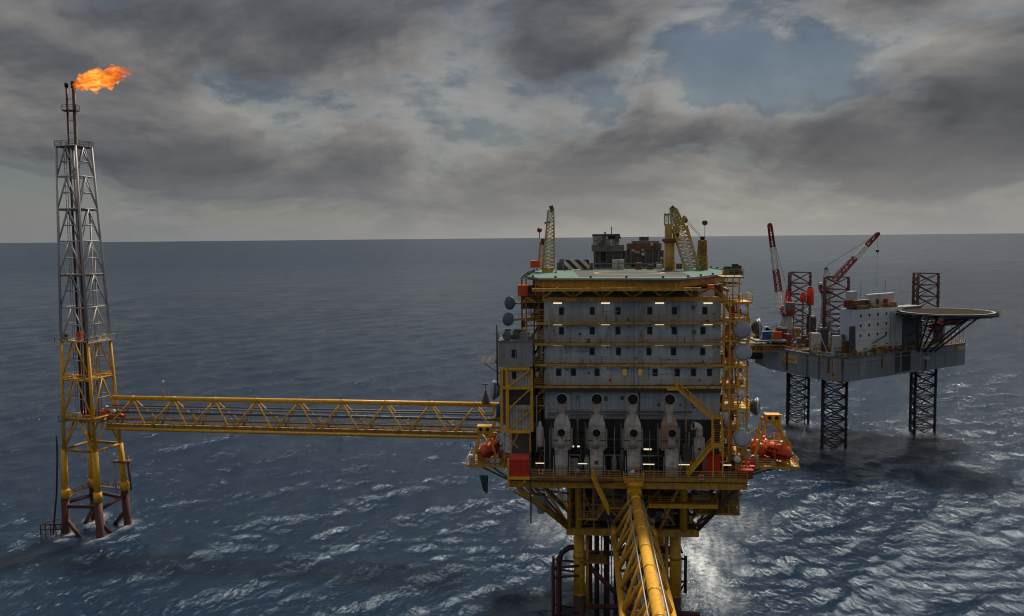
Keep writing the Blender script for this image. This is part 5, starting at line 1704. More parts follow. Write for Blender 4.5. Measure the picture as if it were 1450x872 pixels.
# ================================================================== bridges
def tri_bridge(name, label, p, q, top_r, low_r, width, height, bays, diag_r, pipes, mat='yellow', walkway=True, dbl=True):
    """triangular lattice bridge; p, q = ends of the top chord (world). Built along local +Y."""
    d = (q - p)
    d.z = 0
    L = d.length
    rz = math.atan2(-d.x, d.y)
    t = thing(name, label, 'bridge', (p.x, p.y, p.z), rz)
    MB().tube((0, 0, 0), (0, L, 0), top_r, n=20).build('top_chord', mat, t, True)
    for s in (-1, 1):
        MB().tube((s * width / 2, 0, -height), (s * width / 2, L, -height), low_r, n=14).build('bottom_chord', mat, t, True)
    for b_ in range(bays):
        y0, y1 = L * b_ / bays, L * (b_ + 1) / bays
        ym = (y0 + y1) / 2
        for s in (-1, 1):
            MB().tube((s * width / 2, y0, -height), (0, ym, 0), diag_r, n=10).build('diagonal', mat, t, True)
            MB().tube((0, ym, 0), (s * width / 2, y1, -height), diag_r, n=10).build('diagonal', mat, t, True)
        MB().tube((-width / 2, y0, -height), (width / 2, y0, -height), diag_r * .8, n=8).build('cross_beam', 'ochre', t, True)
        MB().beam((-width / 4 - .2, y0 + .2, -height * .52), (width / 4 + .2, y0 + .2, -height * .52), .18, .18).build('pipe_hanger', 'ochre', t)
        MB().lathe((0, ym - .45, 0), (0, 1, 0), [(0, top_r * 1.06), (.9, top_r * 1.06)], 20).build('node_sleeve', mat, t, True)
    for (x, z, r, mt) in pipes:
        MB().tube((x, -1, z), (x, L + 1, z), r, n=12).build('pipeline', mt, t, True)
    if walkway:
        x0, x1 = walkway
        MB().box(x0, x1, 0, L, -height + low_r + .02, -height + low_r + .12).build('walkway', 'deck_grey', t)
        for x in (x0, x1):
            rail(t, [(x, 0, -height + low_r + .12), (x, L, -height + low_r + .12)], mat='ochre', step=2.2, r=.05)
    return t, L


# bridge towards the photographer's platform
p1 = W(U(898, -8, 696), -8.6, Z(699, -8.6))
dirb = -PL_V
q1 = p1 + dirb * 104.0
hgt = p1.z - Z(744, -3)
lw = U(921, -3, 744) - U(866.6, -3, 744)
br, L = tri_bridge('access_bridge', 'big yellow tubular truss bridge running from the platform towards the viewer', p1, q1, .70, .44, lw, hgt, 15, .27,
                   [(-1.2, -2.6, .2, 'pipe_grey'), (-.6, -2.7, .14, 'galvanised'), (.9, -2.8, .22, 'pipe_grey'), (1.5, -3.9, .25, 'brown'), (-1.9, -4.4, .2, 'steel_mid')], walkway=(-1.0, 1.0))
# the lower chords run on under the deck to their seats
for s in (-1, 1):
    MB().tube((s * lw / 2, 0, -hgt), (s * lw / 2, -6.0, -hgt), .46, n=14).build('chord_seat', 'yellow', br, True)
    MB().tube((s * lw / 2, -6, -hgt), (0, 0, 0), .3, n=10).build('diagonal', 'yellow', br, True)
MB().lathe((0, -.9, 0), (0, 1, 0), [(0, 1.15), (.8, 1.15), (1.0, .88)], 20).build('end_flange', 'yellow_worn', br)
# rails and ladders bolted along the right side of the top chord
MB().tube((1.05, 0, -.3), (1.05, L, -.3), .07, n=6).build('cable', 'galvanised', br)
MB().tube((-1.2, 0, -.9), (-1.2, L, -.9), .09, n=6).build('cable', 'pipe_grey', br)

# bridge to the flare tower
p2 = at_z(160, 563, 30.4)
q2 = at_z(706, 573, 30.4)
h2 = 30.4 - 23.9
fb, L2 = tri_bridge('flare_bridge', 'long level yellow truss bridge between platform and flare tower', p2, q2, .52, .36, 6.4, h2, 9, .19,
                    [(-1.2, -2.0, .17, 'steel_mid'), (.9, -2.1, .2, 'wall_grey'), (.2, -3.2, .30, 'steel_mid'), (1.5, -4.6, .2, 'steel_mid')], walkway=(-2.9, -1.4))
for s in (-1, 1):
    pass
# small uprights along the bottom chord and lamp posts
for k in range(19):
    y = L2 * (k + .5) / 19
    for x in (3.2,):
        MB().beam((x, y, -h2), (x, y, -h2 + 1.5), .2, .2).build('pipe_post', 'ochre', fb)
MB().box(2.2, 3.1, 0, L2, -h2 + .4, -h2 + 1.1).build('cable_duct', 'ochre', fb)
MB().beam((0, L2 * .99, .4), (0, L2 * .99, -h2 - .2), .5, .5).build('end_frame', 'yellow', fb)
MB().beam((-3.4, L2 * .99, -h2), (3.6, L2 * .99, -h2), .6, .6).build('end_frame', 'yellow', fb)
y = L2 * 76 / 546
t = thing('beacon_post', 'thin post with white lamp standing on the flare bridge', 'post', fb.location + Vector((d_ := (q2 - p2).normalized()).xyz * y) + Vector((0, 0, .5)))
MB().tube((0, 0, 0), (0, 0, 1.1), .22, n=8).build('base', 'yellow', t)
MB().tube((0, 0, 1.1), (0, 0, 3.0), .09, n=6).build('pole', 'galvanised', t)
MB().lathe((0, 0, 3.0), (0, 0, 1), [(0, .15), (.15, .28), (.5, .28), (.7, .1)], 10).build('lamp', 'white', t)
for k, ff in enumerate((.085, .105, .225)):
    pass

# ================================================================== flare tower
tower = thing('flare_tower', 'tall slim lattice flare tower, grey above and yellow below, standing in the sea', 'flare tower', (TOWER.x, TOWER.y, 0))
A_, D_ = 6.5, 7.4
ZTOP = at_y(105, 208, TOWER.y).z
KT = .55


def tcorner(c, z):
    k = 1 + (KT - 1) * (z / ZTOP)
    off = [(-A_, 0), (0, -D_), (A_, 0), (0, D_)][c]
    # corners: 0 left, 1 front, 2 right, 3 back; turned slightly
    a = math.radians(4)
    x, y = off[0] * math.cos(a) - off[1] * math.sin(a), off[0] * math.sin(a) + off[1] * math.cos(a)
    return t_perp * (x * k) + t_dir * (y * k) + Vector((-1.3 * z / ZTOP, 0, z))


def tz(py):
    return at_y(105 + (py - 208) * .06, py, TOWER.y).z


ZCH = tz(700)
ZYEL = tz(482)
for c in range(4):
    leg = MB().tube(tcorner(c, tz(632)), tcorner(c, ZYEL), .40, .34, 14).build('leg', 'yellow', tower, True)
    MB().tube(tcorner(c, ZCH), tcorner(c, tz(632)), .80, .66, 16).build('lower_leg', 'yellow', leg, True)
    MB().tube(tcorner(c, -12), tcorner(c, ZCH), .92, .86, 16).build('splash_coating', 'rust_red', leg, True)
    MB().tube(tcorner(c, ZYEL), tcorner(c, ZTOP), .32, .26, 12).build('upper_leg', 'galvanised', leg, True)
    MB().tube(tcorner(c, ZCH + .1), tcorner(c, ZCH + 2.2), .92, .92, 16).build('leg_sleeve', 'yellow', leg, True)
lev = [208, 250.5, 296, 341.5, 388, 434, 481, 533, 588]
for i in range(len(lev) - 1):
    z1, z0 = tz(lev[i]), tz(lev[i + 1])
    mt = 'galvanised' if lev[i] < 470 else 'yellow'
    for c in range(4):
        c2 = (c + 1) % 4
        a0, b0_ = tcorner(c, z0), tcorner(c2, z0)
        a1, b1_ = tcorner(c, z1), tcorner(c2, z1)
        top = (a1 + b1_) / 2
        MB().tube(a1, b1_, .18, n=8).build('strut', mt, tower, True)
        MB().tube(a0, top, .16, n=8).build('brace', mt, tower, True)
        MB().tube(b0_, top, .16, n=8).build('brace', mt, tower, True)
        m0 = (a0 + top) / 2
        m1_ = (b0_ + top) / 2
        MB().tube(m0, m1_, .12, n=6).build('tie', 'offwhite' if mt == 'galvanised' else 'galvanised', tower, True)
for c in range(4):                                        # lower bays
    c2 = (c + 1) % 4
    zA, zB, zC_ = tz(588), tz(632), tz(708)
    MB().tube(tcorner(c, zA), tcorner(c2, zA), .3, n=10).build('strut', 'yellow', tower, True)
    MB().tube(tcorner(c, zB), tcorner(c2, zB), .3, n=10).build('strut', 'yellow' if c in (1,) else 'ochre', tower, True)
    mid = (tcorner(c, zA) + tcorner(c2, zA)) / 2
    MB().tube(tcorner(c, zB), mid, .24, n=10).build('brace', 'yellow', tower, True)
    MB().tube(tcorner(c2, zB), mid, .24, n=10).build('brace', 'yellow', tower, True)
    MB().tube(tcorner(c, zC_ - .5), tcorner(c2, zC_ + .3), .42, n=12).build('jacket_strut', 'rust_red', tower, True)
    MB().tube(tcorner(c, zC_ - 3.2), (tcorner(c, -1.5) + tcorner(c2, -1.5)) / 2, .46, n=12).build('jacket_brace', 'rust_red', tower, True)
# platforms
for py, ext, mt, hr in ((208, .35, 'steel_dark', 'steel_mid'), (297, .1, 'steel_mid', None), (389, .15, 'brown', 'galvanised'), (482, 1.3, 'panel_grey', 'offwhite'), (535, .1, 'ochre', 'yellow'), (592, .9, 'steel_dark', 'ochre')):
    z = tz(py)
    pts = []
    for c in range(4):
        p_ = tcorner(c, z)
        f = 1 + ext / math.hypot(p_.x, p_.y)
        pts.append((p_.x * f, p_.y * f))
    if py in (482, 592):
        MB().prism([pts[1], pts[2], (pts[2][0] * .25, pts[2][1] * .25), (pts[1][0] * .25, pts[1][1] * .25)], z - .2, z).build('platform_floor', mt, tower)
        MB().prism([pts[3], pts[0], (pts[0][0] * .25, pts[0][1] * .25), (pts[3][0] * .25, pts[3][1] * .25)], z - .21, z - .01).build('platform_floor', mt, tower)
    else:
        MB().prism(pts, z - .22, z).build('platform_floor', mt, tower)
    if hr:
        rail(tower, [(p_[0], p_[1], z) for p_ in pts + pts[:1]], mat=hr, r=.05, h=1.2)
rs = random.Random(9)
for i in range(22):
    z = tz(rs.choice([482, 482, 592, 592, 592, 535]))
    c = rs.randrange(4)
    p_ = tcorner(c, z) * 1.0
    f = rs.uniform(.35, 1.05)
    q = tcorner((c + 1) % 4, z)
    w_ = rs.random()
    x, y = (p_.x * w_ + q.x * (1 - w_)) * f, (p_.y * w_ + q.y * (1 - w_)) * f
    s_ = rs.uniform(.25, .7)
    MB().box(x - s_, x + s_, y - s_, y + s_, z, z + rs.uniform(.7, 2.0)).build('equipment_box', rs.choice(['steel_dark', 'offwhite', 'orange', 'ochre', 'brown', 'yellow']), tower)
# valves at the bridge joint
for i in range(9):
    p_ = tcorner(2, tz(592)) * .8 + Vector((rs.uniform(-2, 3), rs.uniform(-3, 1), rs.uniform(-1.5, 2)))
    p_.z = tz(592) + rs.uniform(.1, 2.2)
    MB().lathe(p_, (rs.uniform(-1, 1), rs.uniform(-1, 1), .3), [(-.5, .3), (-.4, .45), (.4, .45), (.5, .3)], 10).build('valve', rs.choice(['orange', 'offwhite', 'dull_red', 'steel_mid']), tower, True)
# flare pipes
zt2 = at_y(103, 124, TOWER.y).z
zt3 = at_y(95, 122, TOWER.y).z
fp = Vector((at_y(105, 208, TOWER.y).x - TOWER.x, 0, 0))
pA = at_y(104.5, 130, TOWER.y) - Vector((TOWER.x, TOWER.y, 0))
pB = at_y(94.5, 130, TOWER.y) - Vector((TOWER.x, TOWER.y, 0))
MB().tube((pA.x, 0, tz(590)), (pA.x, 0, zt2), .40, n=14).build('flare_pipe', 'hood_dark', tower, True)
MB().tube((pB.x, 0, tz(590)), (pB.x, 0, zt3), .26, n=12).build('flare_pipe', 'leg_maroon', tower, True)
MB().tube((pA.x, 0, zt2 - .2), (pA.x, 0, zt2 + 1.3), .58, n=16).build('flare_tip', 'black', tower, True)
MB().tube((pB.x, 0, zt3 - .2), (pB.x, 0, zt3 + .7), .42, n=14).build('flare_tip', 'black', tower, True)
zc = tz(156)
MB().box(pB.x - .9, pA.x + .7, -.8, .8, zc - .25, zc + .05).build('tip_platform', 'steel_dark', tower)
rail(tower, [(pB.x - .9, -.8, zc), (pA.x + .7, -.8, zc), (pA.x + .7, .8, zc)], mat='steel_dark', r=.05)
for py in (140, 170, 188):
    MB().beam((pB.x, 0, tz(py)), (pA.x, 0, tz(py)), .12, .12).build('pipe_clamp', 'steel_dark', tower)
lad = MB()
for s in (-.25, .25):
    lad.beam((pB.x - 1.3 + s, .6, tz(590)), (pB.x - 1.3 + s, .6, tz(205)), .09, .09)
for k in range(60):
    z = tz(590) + (tz(205) - tz(590)) * k / 60
    lad.beam((pB.x - 1.55, .6, z), (pB.x - 1.05, .6, z), .06, .06)
lad.build('ladder', 'steel_mid', tower)
for i, (x, y, r_, mt) in enumerate(((1.0, 1.2, .2, 'pipe_grey'), (2.0, .4, .16, 'galvanised'), (-2.2, 1.0, .18, 'steel_mid'))):
    MB().tube((x, y, tz(600)), (x, y, tz(300 + 60 * i)), r_, n=8).build('service_pipe', mt, tower, True)
# boat landing and risers near the water
pl = tcorner(0, 0)
hose = [tcorner(0, tz(612)) + Vector((-1.6, 0, 0)), tcorner(0, tz(640)) + Vector((-1.4, -.3, 0)), tcorner(0, tz(690)) + Vector((-1.7, -.4, 0)), tcorner(0, tz(735)) + Vector((-2.5, -.4, 0)), tcorner(0, -2) + Vector((-2.8, -.4, 0))]
MB().sweep(hose, .2, 8).build('riser_hose', 'leg_dark', tower, True)
lm = MB()
zl = 2.6
for k in range(5):
    x = pl.x - 4.8 + k * 1.15
    lm.beam((x, pl.y - 1.8, -2), (x, pl.y - 1.8, zl), .18, .18)
for z in (zl, zl - 1.1):
    lm.beam((pl.x - 5, pl.y - 1.8, z), (pl.x, pl.y - 1.8, z), .22, .22)
lm.beam((pl.x - 4.9, pl.y - 1.8, zl), (pl.x - 2.5, pl.y + 2.5, zl), .22, .22)
lm.build('boat_landing', 'rust_red', tower)
wk = MB()
a, b_ = tcorner(1, ZCH + .4), tcorner(2, ZCH + .4)
c_ = tcorner(3, ZCH + .4)
wk.beam(tcorner(0, ZCH + .2), c_, 1.0, .15).beam(c_, b_, 1.0, .15)
wk.build('lower_walkway', 'brown', tower)
rail(tower, [tcorner(0, ZCH + .3), c_, b_], mat='brown', r=.06)
for c, sx in ((0, .9), (2, .9)):
    p_ = tcorner(c, ZCH + .6)
    MB().box(p_.x + sx - .3, p_.x + sx + .35, p_.y - .5, p_.y + .4, ZCH + .4, ZCH + 2.0).build('leg_clamp', 'yellow', tower)
p_ = tcorner(2, tz(645))
MB().tube(p_ + Vector((-1.4, -.8, 0)), Vector((p_.x - 1.1, p_.y - .8, ZCH - .2)), .2, n=8).build('caisson', 'galvanised', tower, True)
MB().tube(p_ + Vector((1.2, .6, -1.2)), Vector((p_.x + 1.7, p_.y + .6, ZCH)), .26, n=8).build('caisson', 'brown', tower, True)
MB().box(p_.x - 1.9, p_.x + 2.3, p_.y - 1, p_.y + 1, p_.z - 2.2, p_.z - 1.9).build('caisson_bracket', 'brown', tower)

# ------------------------------------------------------------------ gas flame
fl0 = at_y(104, 126, TOWER.y)
t = thing('gas_flame', 'orange gas flame blowing right from the flare tip', 'flame', fl0)
t.scale = (1.04, 1.0, .84)
FW = .160


def flame_mesh():
    spine = [(-.6, .2, .15, .5), (1.2, 0, .9, 1.35), (3.2, 0, 1.9, 2.1), (5.4, 0, 2.6, 2.3), (7.6, .2, 3.2, 2.1), (9.6, 0, 3.7, 1.6), (11.2, 0, 4.2, 1.0), (12.6, 0, 4.5, .35)]
    pts = []
    rads = []
    for k in range(64):
        f = k / 63 * (len(spine) - 1)
        i = min(int(f), len(spine) - 2)
        w_ = f - i
        a, b_ = spine[i], spine[i + 1]
        pts.append(Vector([a[j] + (b_[j] - a[j]) * w_ for j in range(3)]))
        rads.append(a[3] + (b_[3] - a[3]) * w_)
    m = MB()
    m.sweep(pts, rads, 40)
    return m


from mathutils import noise as mnoise
fm = flame_mesh()
nv = []
ax0, ax1 = Vector((0, 0, .3)), Vector((12, 0, 4.3))
for v in fm.v:
    v = Vector(v)
    n1 = mnoise.fractal(v * .55 + Vector((3, 1, 7)), .9, 2.0, 4)
    n2 = mnoise.noise(v * 1.3)
    k = max(0.0, min(1.0, (v.x + .4) / 2.5))
    c = ax0.lerp(ax1, max(0, min(1, v.x / 12)))
    out_ = (v - c)
    out_.x *= .35
    if out_.length > 0: out_.normalize()
    v = v + out_ * (n1 * 1.5 + n2 * .35 + .30 * mnoise.noise(v * 2.6)) * k + Vector((n2 * .5 * k, 0, 0))
    nv.append(tuple(v))
fm.v = nv
mat = bpy.data.materials.new('flame')
mat.use_nodes = True
ntf = mat.node_tree
ntf.nodes.clear()
fo = N(ntf, 'ShaderNodeOutputMaterial')
tcf = N(ntf, 'ShaderNodeTexCoord')
mpf = N(ntf, 'ShaderNodeMapping')
mpf.inputs['Rotation'].default_value = (0, math.radians(20), 0)
mpf.inputs['Scale'].default_value = (.62, 1.0, 1.25)
ntf.links.new(tcf.outputs['Object'], mpf.inputs[0])
nf = N(ntf, 'ShaderNodeTexNoise', inp={'Scale': .85, 'Detail': 5.0, 'Roughness': .62, 'Distortion': .7})
ntf.links.new(mpf.outputs[0], nf.inputs[0])
spf = N(ntf, 'ShaderNodeSeparateXYZ')
ntf.links.new(tcf.outputs['Object'], spf.inputs[0])
core = math_node(ntf, 'SUBTRACT', 1.0, math_node(ntf, 'MULTIPLY', math_node(ntf, 'ABSOLUTE', math_node(ntf, 'SUBTRACT', spf.outputs[0], 5.0)), .11), True)
heat = math_node(ntf, 'ADD', math_node(ntf, 'MULTIPLY', nf.outputs[0], 1.05), math_node(ntf, 'MULTIPLY', core, .16))
colf = ramp(ntf, heat, [(.36, (.30, .025, .003)), (.52, (.85, .10, .005)), (.64, (1.0, .20, .010)), (.80, (1.0, .50, .07))])
stf = ramp(ntf, heat, [(.41, .0), (.54, .20), (.80, .60)])
em = N(ntf, 'ShaderNodeEmission')
ntf.links.new(colf, em.inputs[0])
ntf.links.new(stf, em.inputs[1])
dnf = ramp(ntf, heat, [(.43, .0), (.56, .75)])
ab = N(ntf, 'ShaderNodeVolumeAbsorption')
ab.inputs['Color'].default_value = (0, 0, 0, 1)
ntf.links.new(dnf, ab.inputs['Density'])
adf = N(ntf, 'ShaderNodeAddShader')
ntf.links.new(em.outputs[0], adf.inputs[0])
ntf.links.new(ab.outputs[0], adf.inputs[1])
ntf.links.new(adf.outputs[0], fo.inputs['Volume'])
MATS['flame'] = mat
fm.build('flame_body', 'flame', t)
rs = random.Random(6)
for (x, z, r_) in ((11.6, 5.5, .55), (12.8, 5.2, .45), (13.5, 4.4, .4), (9.6, 6.1, .5), (7.2, 6.0, .55), (10.8, 2.1, .5), (8.8, .9, .45), (12.6, 3.2, .4)):
    tm = MB().lathe((x - r_ * 1.6, 0, z), (1, 0, .22), [(r_ * 3.2 * k_ / 10, r_ * math.sin(math.pi * min(.97, max(.03, k_ / 10))) ** .8) for k_ in range(11)], 14)
    tm.v = [tuple(Vector(v) + Vector((mnoise.noise(Vector(v) * 1.4), mnoise.noise(Vector(v) * 1.4 + Vector((9, 0, 0))), mnoise.noise(Vector(v) * 1.4 + Vector((0, 9, 0))))) * .55) for v in tm.v]
    tm.build('flame_tongue', 'flame', t)

# ================================================================== jack-up rig
rig = thing('jackup_rig', 'grey three legged jack-up rig with round helideck on the right', 'rig', ((RIG_A + RIG_B + RIG_C) / 3).to_tuple())
RO = rig.location.copy()
ZHB = 23.0
ZHT = ZHB + 7.2


def R_(px, py, z):
    return at_z(px, py, z) - RO


pa = [at_z(1088, 522, ZHB), at_z(1160, 537, ZHB), at_z(1198, 541, ZHB), at_z(1366, 516, ZHB)]
axm = (RIG_A + RIG_B) / 2
axd = (RIG_C - axm).normalized()
axn = Vector((-axd.y, axd.x, 0))


def mirror(p):
    r_ = p - axm
    return axm + axd * r_.dot(axd) - axn * r_.dot(axn) + Vector((0, 0, p.z - axm.z)) * 0


hp = [p - RO for p in pa]
hq = [mirror(p) - RO for p in reversed(pa)]
hullpts = [(p.x, p.y) for p in hp + hq]
hull = MB().prism(hullpts, ZHB, ZHT).build('hull', 'hull_grey', rig)
nH = len(hullpts)
for k in range(nH):
    a, b_ = Vector((*hullpts[k], 0)), Vector((*hullpts[(k + 1) % nH], 0))
    MB().beam(a + Vector((0, 0, ZHT - .1)), b_ + Vector((0, 0, ZHT - .1)), .5, .35).build('rubbing_strake', 'steel_mid', hull)
    rail(rig, [a + Vector((0, 0, ZHT)), b_ + Vector((0, 0, ZHT))], mat='offwhite' if k % 2 else 'ochre', step=2.2, r=.05, bars=3)
    # plate seams standing proud of the side
    nrm = Vector(((b_ - a).y, -(b_ - a).x, 0)).normalized()
    ln = (b_ - a).length
    for j in range(1, int(ln / 6) + 1):
        c = a.lerp(b_, j / (int(ln / 6) + 1)) + nrm * .03
        MB().beam(c + Vector((0, 0, ZHB + .2)), c + Vector((0, 0, ZHT - .4)), .16, .10).build('hull_rib', 'hull_grey', hull)
MB().prism([(x * .985, y * .985) for x, y in hullpts], ZHT + .004, ZHT + .06).build('main_deck', 'deck_grey', rig)


def side_pt(px, k, z, inset=0.0):
    """where the sight line at px meets hull side k (vertical plane), at height z, rig-local"""
    a, b_ = Vector((*hullpts[k], 0)), Vector((*hullpts[k + 1], 0))
    nrm = Vector(((b_ - a).y, -(b_ - a).x, 0)).normalized()
    a = a - nrm * inset
    d = ray(px, 480)
    o = Vector((0, 0, 0)) - Vector((RO.x, RO.y, 0))
    s = (a - o).dot(nrm) / Vector((d.x, d.y, 0)).dot(nrm)
    p_ = o + Vector((d.x, d.y, 0)) * s
    return Vector((p_.x, p_.y, z)), nrm


def wz(px, py, k, inset=0.0):
    """height of pixel on hull side plane k"""
    p_, _n = side_pt(px, k, 0, inset)
    dist = Vector((p_.x + RO.x, p_.y + RO.y, 0))
    d = ray(px, py)
    return CAM_H + d.z * (dist.length / Vector((d.x, d.y, 0)).length)


# yellow sign plates and rust stains
def plate(px0, px1, py0, py1, k, name, mat, proud=.05, par=None):
    a, nrm = side_pt(px0, k, 0, -proud)
    b_, _ = side_pt(px1, k, 0, -proud)
    z0, z1 = wz((px0 + px1) / 2, py1, k), wz((px0 + px1) / 2, py0, k)
    c0, c1 = a + Vector((0, 0, (z0 + z1) / 2)), b_ + Vector((0, 0, (z0 + z1) / 2))
    return MB().beam(c0, c1, .08, z1 - z0).build(name, mat, par or rig)


s_ = plate(1107, 1129, 502, 513, 0, 'name_board', 'yellow')
plate(1110, 1126, 506, 509.5, 0, 'faded_lettering', 'exhaust_rusty', .12, s_)
plate(1356, 1366, 490, 495, 2, 'name_board', 'yellow')
plate(1177, 1186, 511, 538, 1, 'rust_streak', 'exhaust_rusty', .03)
plate(1218, 1226, 508, 532, 2, 'patch', 'wall_grey', .03)
plate(1268, 1275, 500, 527, 2, 'hull_recess', 'steel_dark', .06)
plate(1278, 1290, 498, 525, 2, 'hull_recess', 'leg_dark', .06)

# legs
for nm, P0 in (('a', RIG_A), ('b', RIG_B), ('c', RIG_C)):
    c0 = P0 - RO
    rL = 4.6
    ang0 = math.radians(100)
    cor = [Vector((math.cos(ang0 + i * 2.0944) * rL, math.sin(ang0 + i * 2.0944) * rL, 0)) for i in range(3)]
    if nm == 'c':
        cor = [Vector((math.cos(ang0 + i * 2.0944 + .1) * rL, math.sin(ang0 + i * 2.0944 + .1) * rL, 0)) for i in range(3)]
    root = None
    for c in cor:
        for z0, z1, mt in ((-14, ZHB - .01, 'leg_dark'), (ZHT + .07, 53.2, 'leg_maroon')):
            o = MB().tube(c0 + c + Vector((0, 0, z0)), c0 + c + Vector((0, 0, z1)), .42, n=10).build('leg_chord', mt, rig, True)
            rk = MB()
            kk = int((z1 - z0) / 1.6)
            for j in range(kk):
                rk.box(c0.x + c.x - .5, c0.x + c.x + .5, c0.y + c.y - .09, c0.y + c.y + .09, z0 + j * 1.6, z0 + j * 1.6 + .8)
            rk.build('rack_teeth', mt, o)['kind'] = 'stuff'
    for z0, z1, mt in ((-12, ZHB - .05, 'leg_dark'), (ZHT + .1, 53.0, 'leg_maroon')):
        lc = MB()
        nb = int((z1 - z0) / 3.4)
        for j in range(nb + 1):
            z = z0 + (z1 - z0) * j / nb
            zn = z0 + (z1 - z0) * (j + 1) / nb
            for i in range(3):
                a, b_ = c0 + cor[i], c0 + cor[(i + 1) % 3]
                lc.tube(a + Vector((0, 0, z)), b_ + Vector((0, 0, z)), .17, n=6)
                if j < nb:
                    lc.tube(a + Vector((0, 0, z)), b_ + Vector((0, 0, zn)), .17, n=6)
                    lc.tube(b_ + Vector((0, 0, z)), a + Vector((0, 0, zn)), .17, n=6)
        lc.build('leg_bracing', mt, rig)['kind'] = 'stuff'
    # jack house round the leg
    for i in range(3):
        c = c0 + cor[i] * 1.12
        MB().box(c.x - 1.3, c.x + 1.3, c.y - 1.3, c.y + 1.3, ZHT + .07, ZHT + 7.0).build('jack_house', 'steel_dark', rig)
        MB().box(c.x - 1.0, c.x + 1.0, c.y - 1.5, c.y + 1.5, ZHT + 7.0, ZHT + 7.6).build('jack_house_top', 'steel_mid', rig)

# accommodation block: parallel to the right hull side
wi = 1.2
a0, nrm = side_pt(1212, 2, 0, wi)
b0, _ = side_pt(1277, 2, 0, wi)
zt_ = wz(1235, 437, 2, wi)
dA = (b0 - a0).normalized()
dep = -nrm * 5.5


def quad(p0, p1, depth, z0, z1, name, mat):
    p2, p3 = p1 + depth, p0 + depth
    return MB().prism([(p0.x, p0.y), (p1.x, p1.y), (p2.x, p2.y), (p3.x, p3.y)], z0, z1).build(name, mat, rig)


quad(a0 + dep * .02, b0 + dep * .02, dep, ZHT + .07, zt_, 'accommodation_block', 'wall_blue')
rows = [wz(1235, y, 2, wi) for y in (445.5, 459.5, 473.5)]
zl_ = [zt_, (rows[0] + rows[1]) / 2, (rows[1] + rows[2]) / 2, rows[2] * 2 - (rows[1] + rows[2]) / 2, ZHT + .1]
La = (b0 - a0).length
npn = 6
for i in range(4):
    for j in range(npn):
        p0 = a0 + dA * (La * j / npn + .015)
        p1 = a0 + dA * (La * (j + 1) / npn - .015)
        MB().beam(p0 + Vector((0, 0, (zl_[i] + zl_[i + 1]) / 2)), p1 + Vector((0, 0, (zl_[i] + zl_[i + 1]) / 2)), .12, abs(zl_[i] - zl_[i + 1]) - .06).build('wall_panel', 'white', rig)
for py, zr in zip((445.5, 459.5, 473.5), rows):
    for px in (1218.5, 1230.5, 1242.5, 1254.5):
        p_, _n = side_pt(px, 2, zr, wi - .10)
        MB().beam(p_ - dA * .36, p_ + dA * .36, .06, .8).build('window', 'glass', rig)
quad(a0 + dA * .5 + dep * .1, b0 - dA * 1.5 + dep * .1, dep * .6, zt_ + .01, zt_ + .5, 'roof_deck', 'deck_grey')
for (f0, f1, d0, hgt_, mt) in ((.02, .35, .2, 2.2, 'brown'), (.4, .62, .4, 3.6, 'offwhite'), (.62, .98, .45, 3.6, 'offwhite'), (.72, .9, .1, 1.0, 'dull_red'), (.05, .2, .55, 4.8, 'offwhite')):
    p0, p1 = a0 + dA * (La * f0) + dep * d0, a0 + dA * (La * f1) + dep * d0
    quad(p0, p1, dep * .3, zt_ + .52, zt_ + .5 + hgt_, 'roof_house', mt)
rs = random.Random(41)
for i in range(14):
    p_ = a0 + dA * (La * rs.random()) + dep * rs.uniform(.05, .9)
    h_ = rs.uniform(.6, 2.4)
    MB().box(p_.x - .5, p_.x + .5, p_.y - .4, p_.y + .4, zt_ + .52, zt_ + .52 + h_).build('roof_unit', rs.choice(['brown', 'dull_red', 'ochre', 'steel_dark', 'offwhite']), rig)
for f in (.25, .78):
    p_ = a0 + dA * (La * f) + dep * .5
    MB().tube(p_ + Vector((0, 0, zt_ + 3)), p_ + Vector((0, 0, zt_ + 8)), .07, n=5).build('aerial', 'steel_mid', rig)
rail(rig, [a0 + dA * .3 + Vector((0, 0, zt_ + .1)), b0 + Vector((0, 0, zt_ + .1))], mat='ochre', r=.05)
# darker house to the right, under the helideck, and one to the left
a1, _ = side_pt(1279, 2, 0, wi + .5)
b1, _ = side_pt(1304, 2, 0, wi + .5)
quad(a1, b1, dep * .9, ZHT + .07, zt_ - .3, 'helideck_house', 'steel_mid')
for px0, px1, py0, mt in ((1203, 1211, 462, 'steel_dark'), (1262, 1268, 440, 'offwhite')):
    p0, _ = side_pt(px0, 2, 0, wi - .6)
    p1, _ = side_pt(px1, 2, 0, wi - .6)
    quad(p0, p1, dep * .04, ZHT + .07, wz(px0, py0, 2, wi), 'duct', mt)
# small deck crane on the walkway
p0, _ = side_pt(1236, 2, wz(1236, 486, 2, .5), .4)
p1, _ = side_pt(1255, 2, wz(1255, 474, 2, -.5), -.6)
MB().beam(p0, p1, .35, .35).build('deck_crane_boom', 'dish_dark', rig)

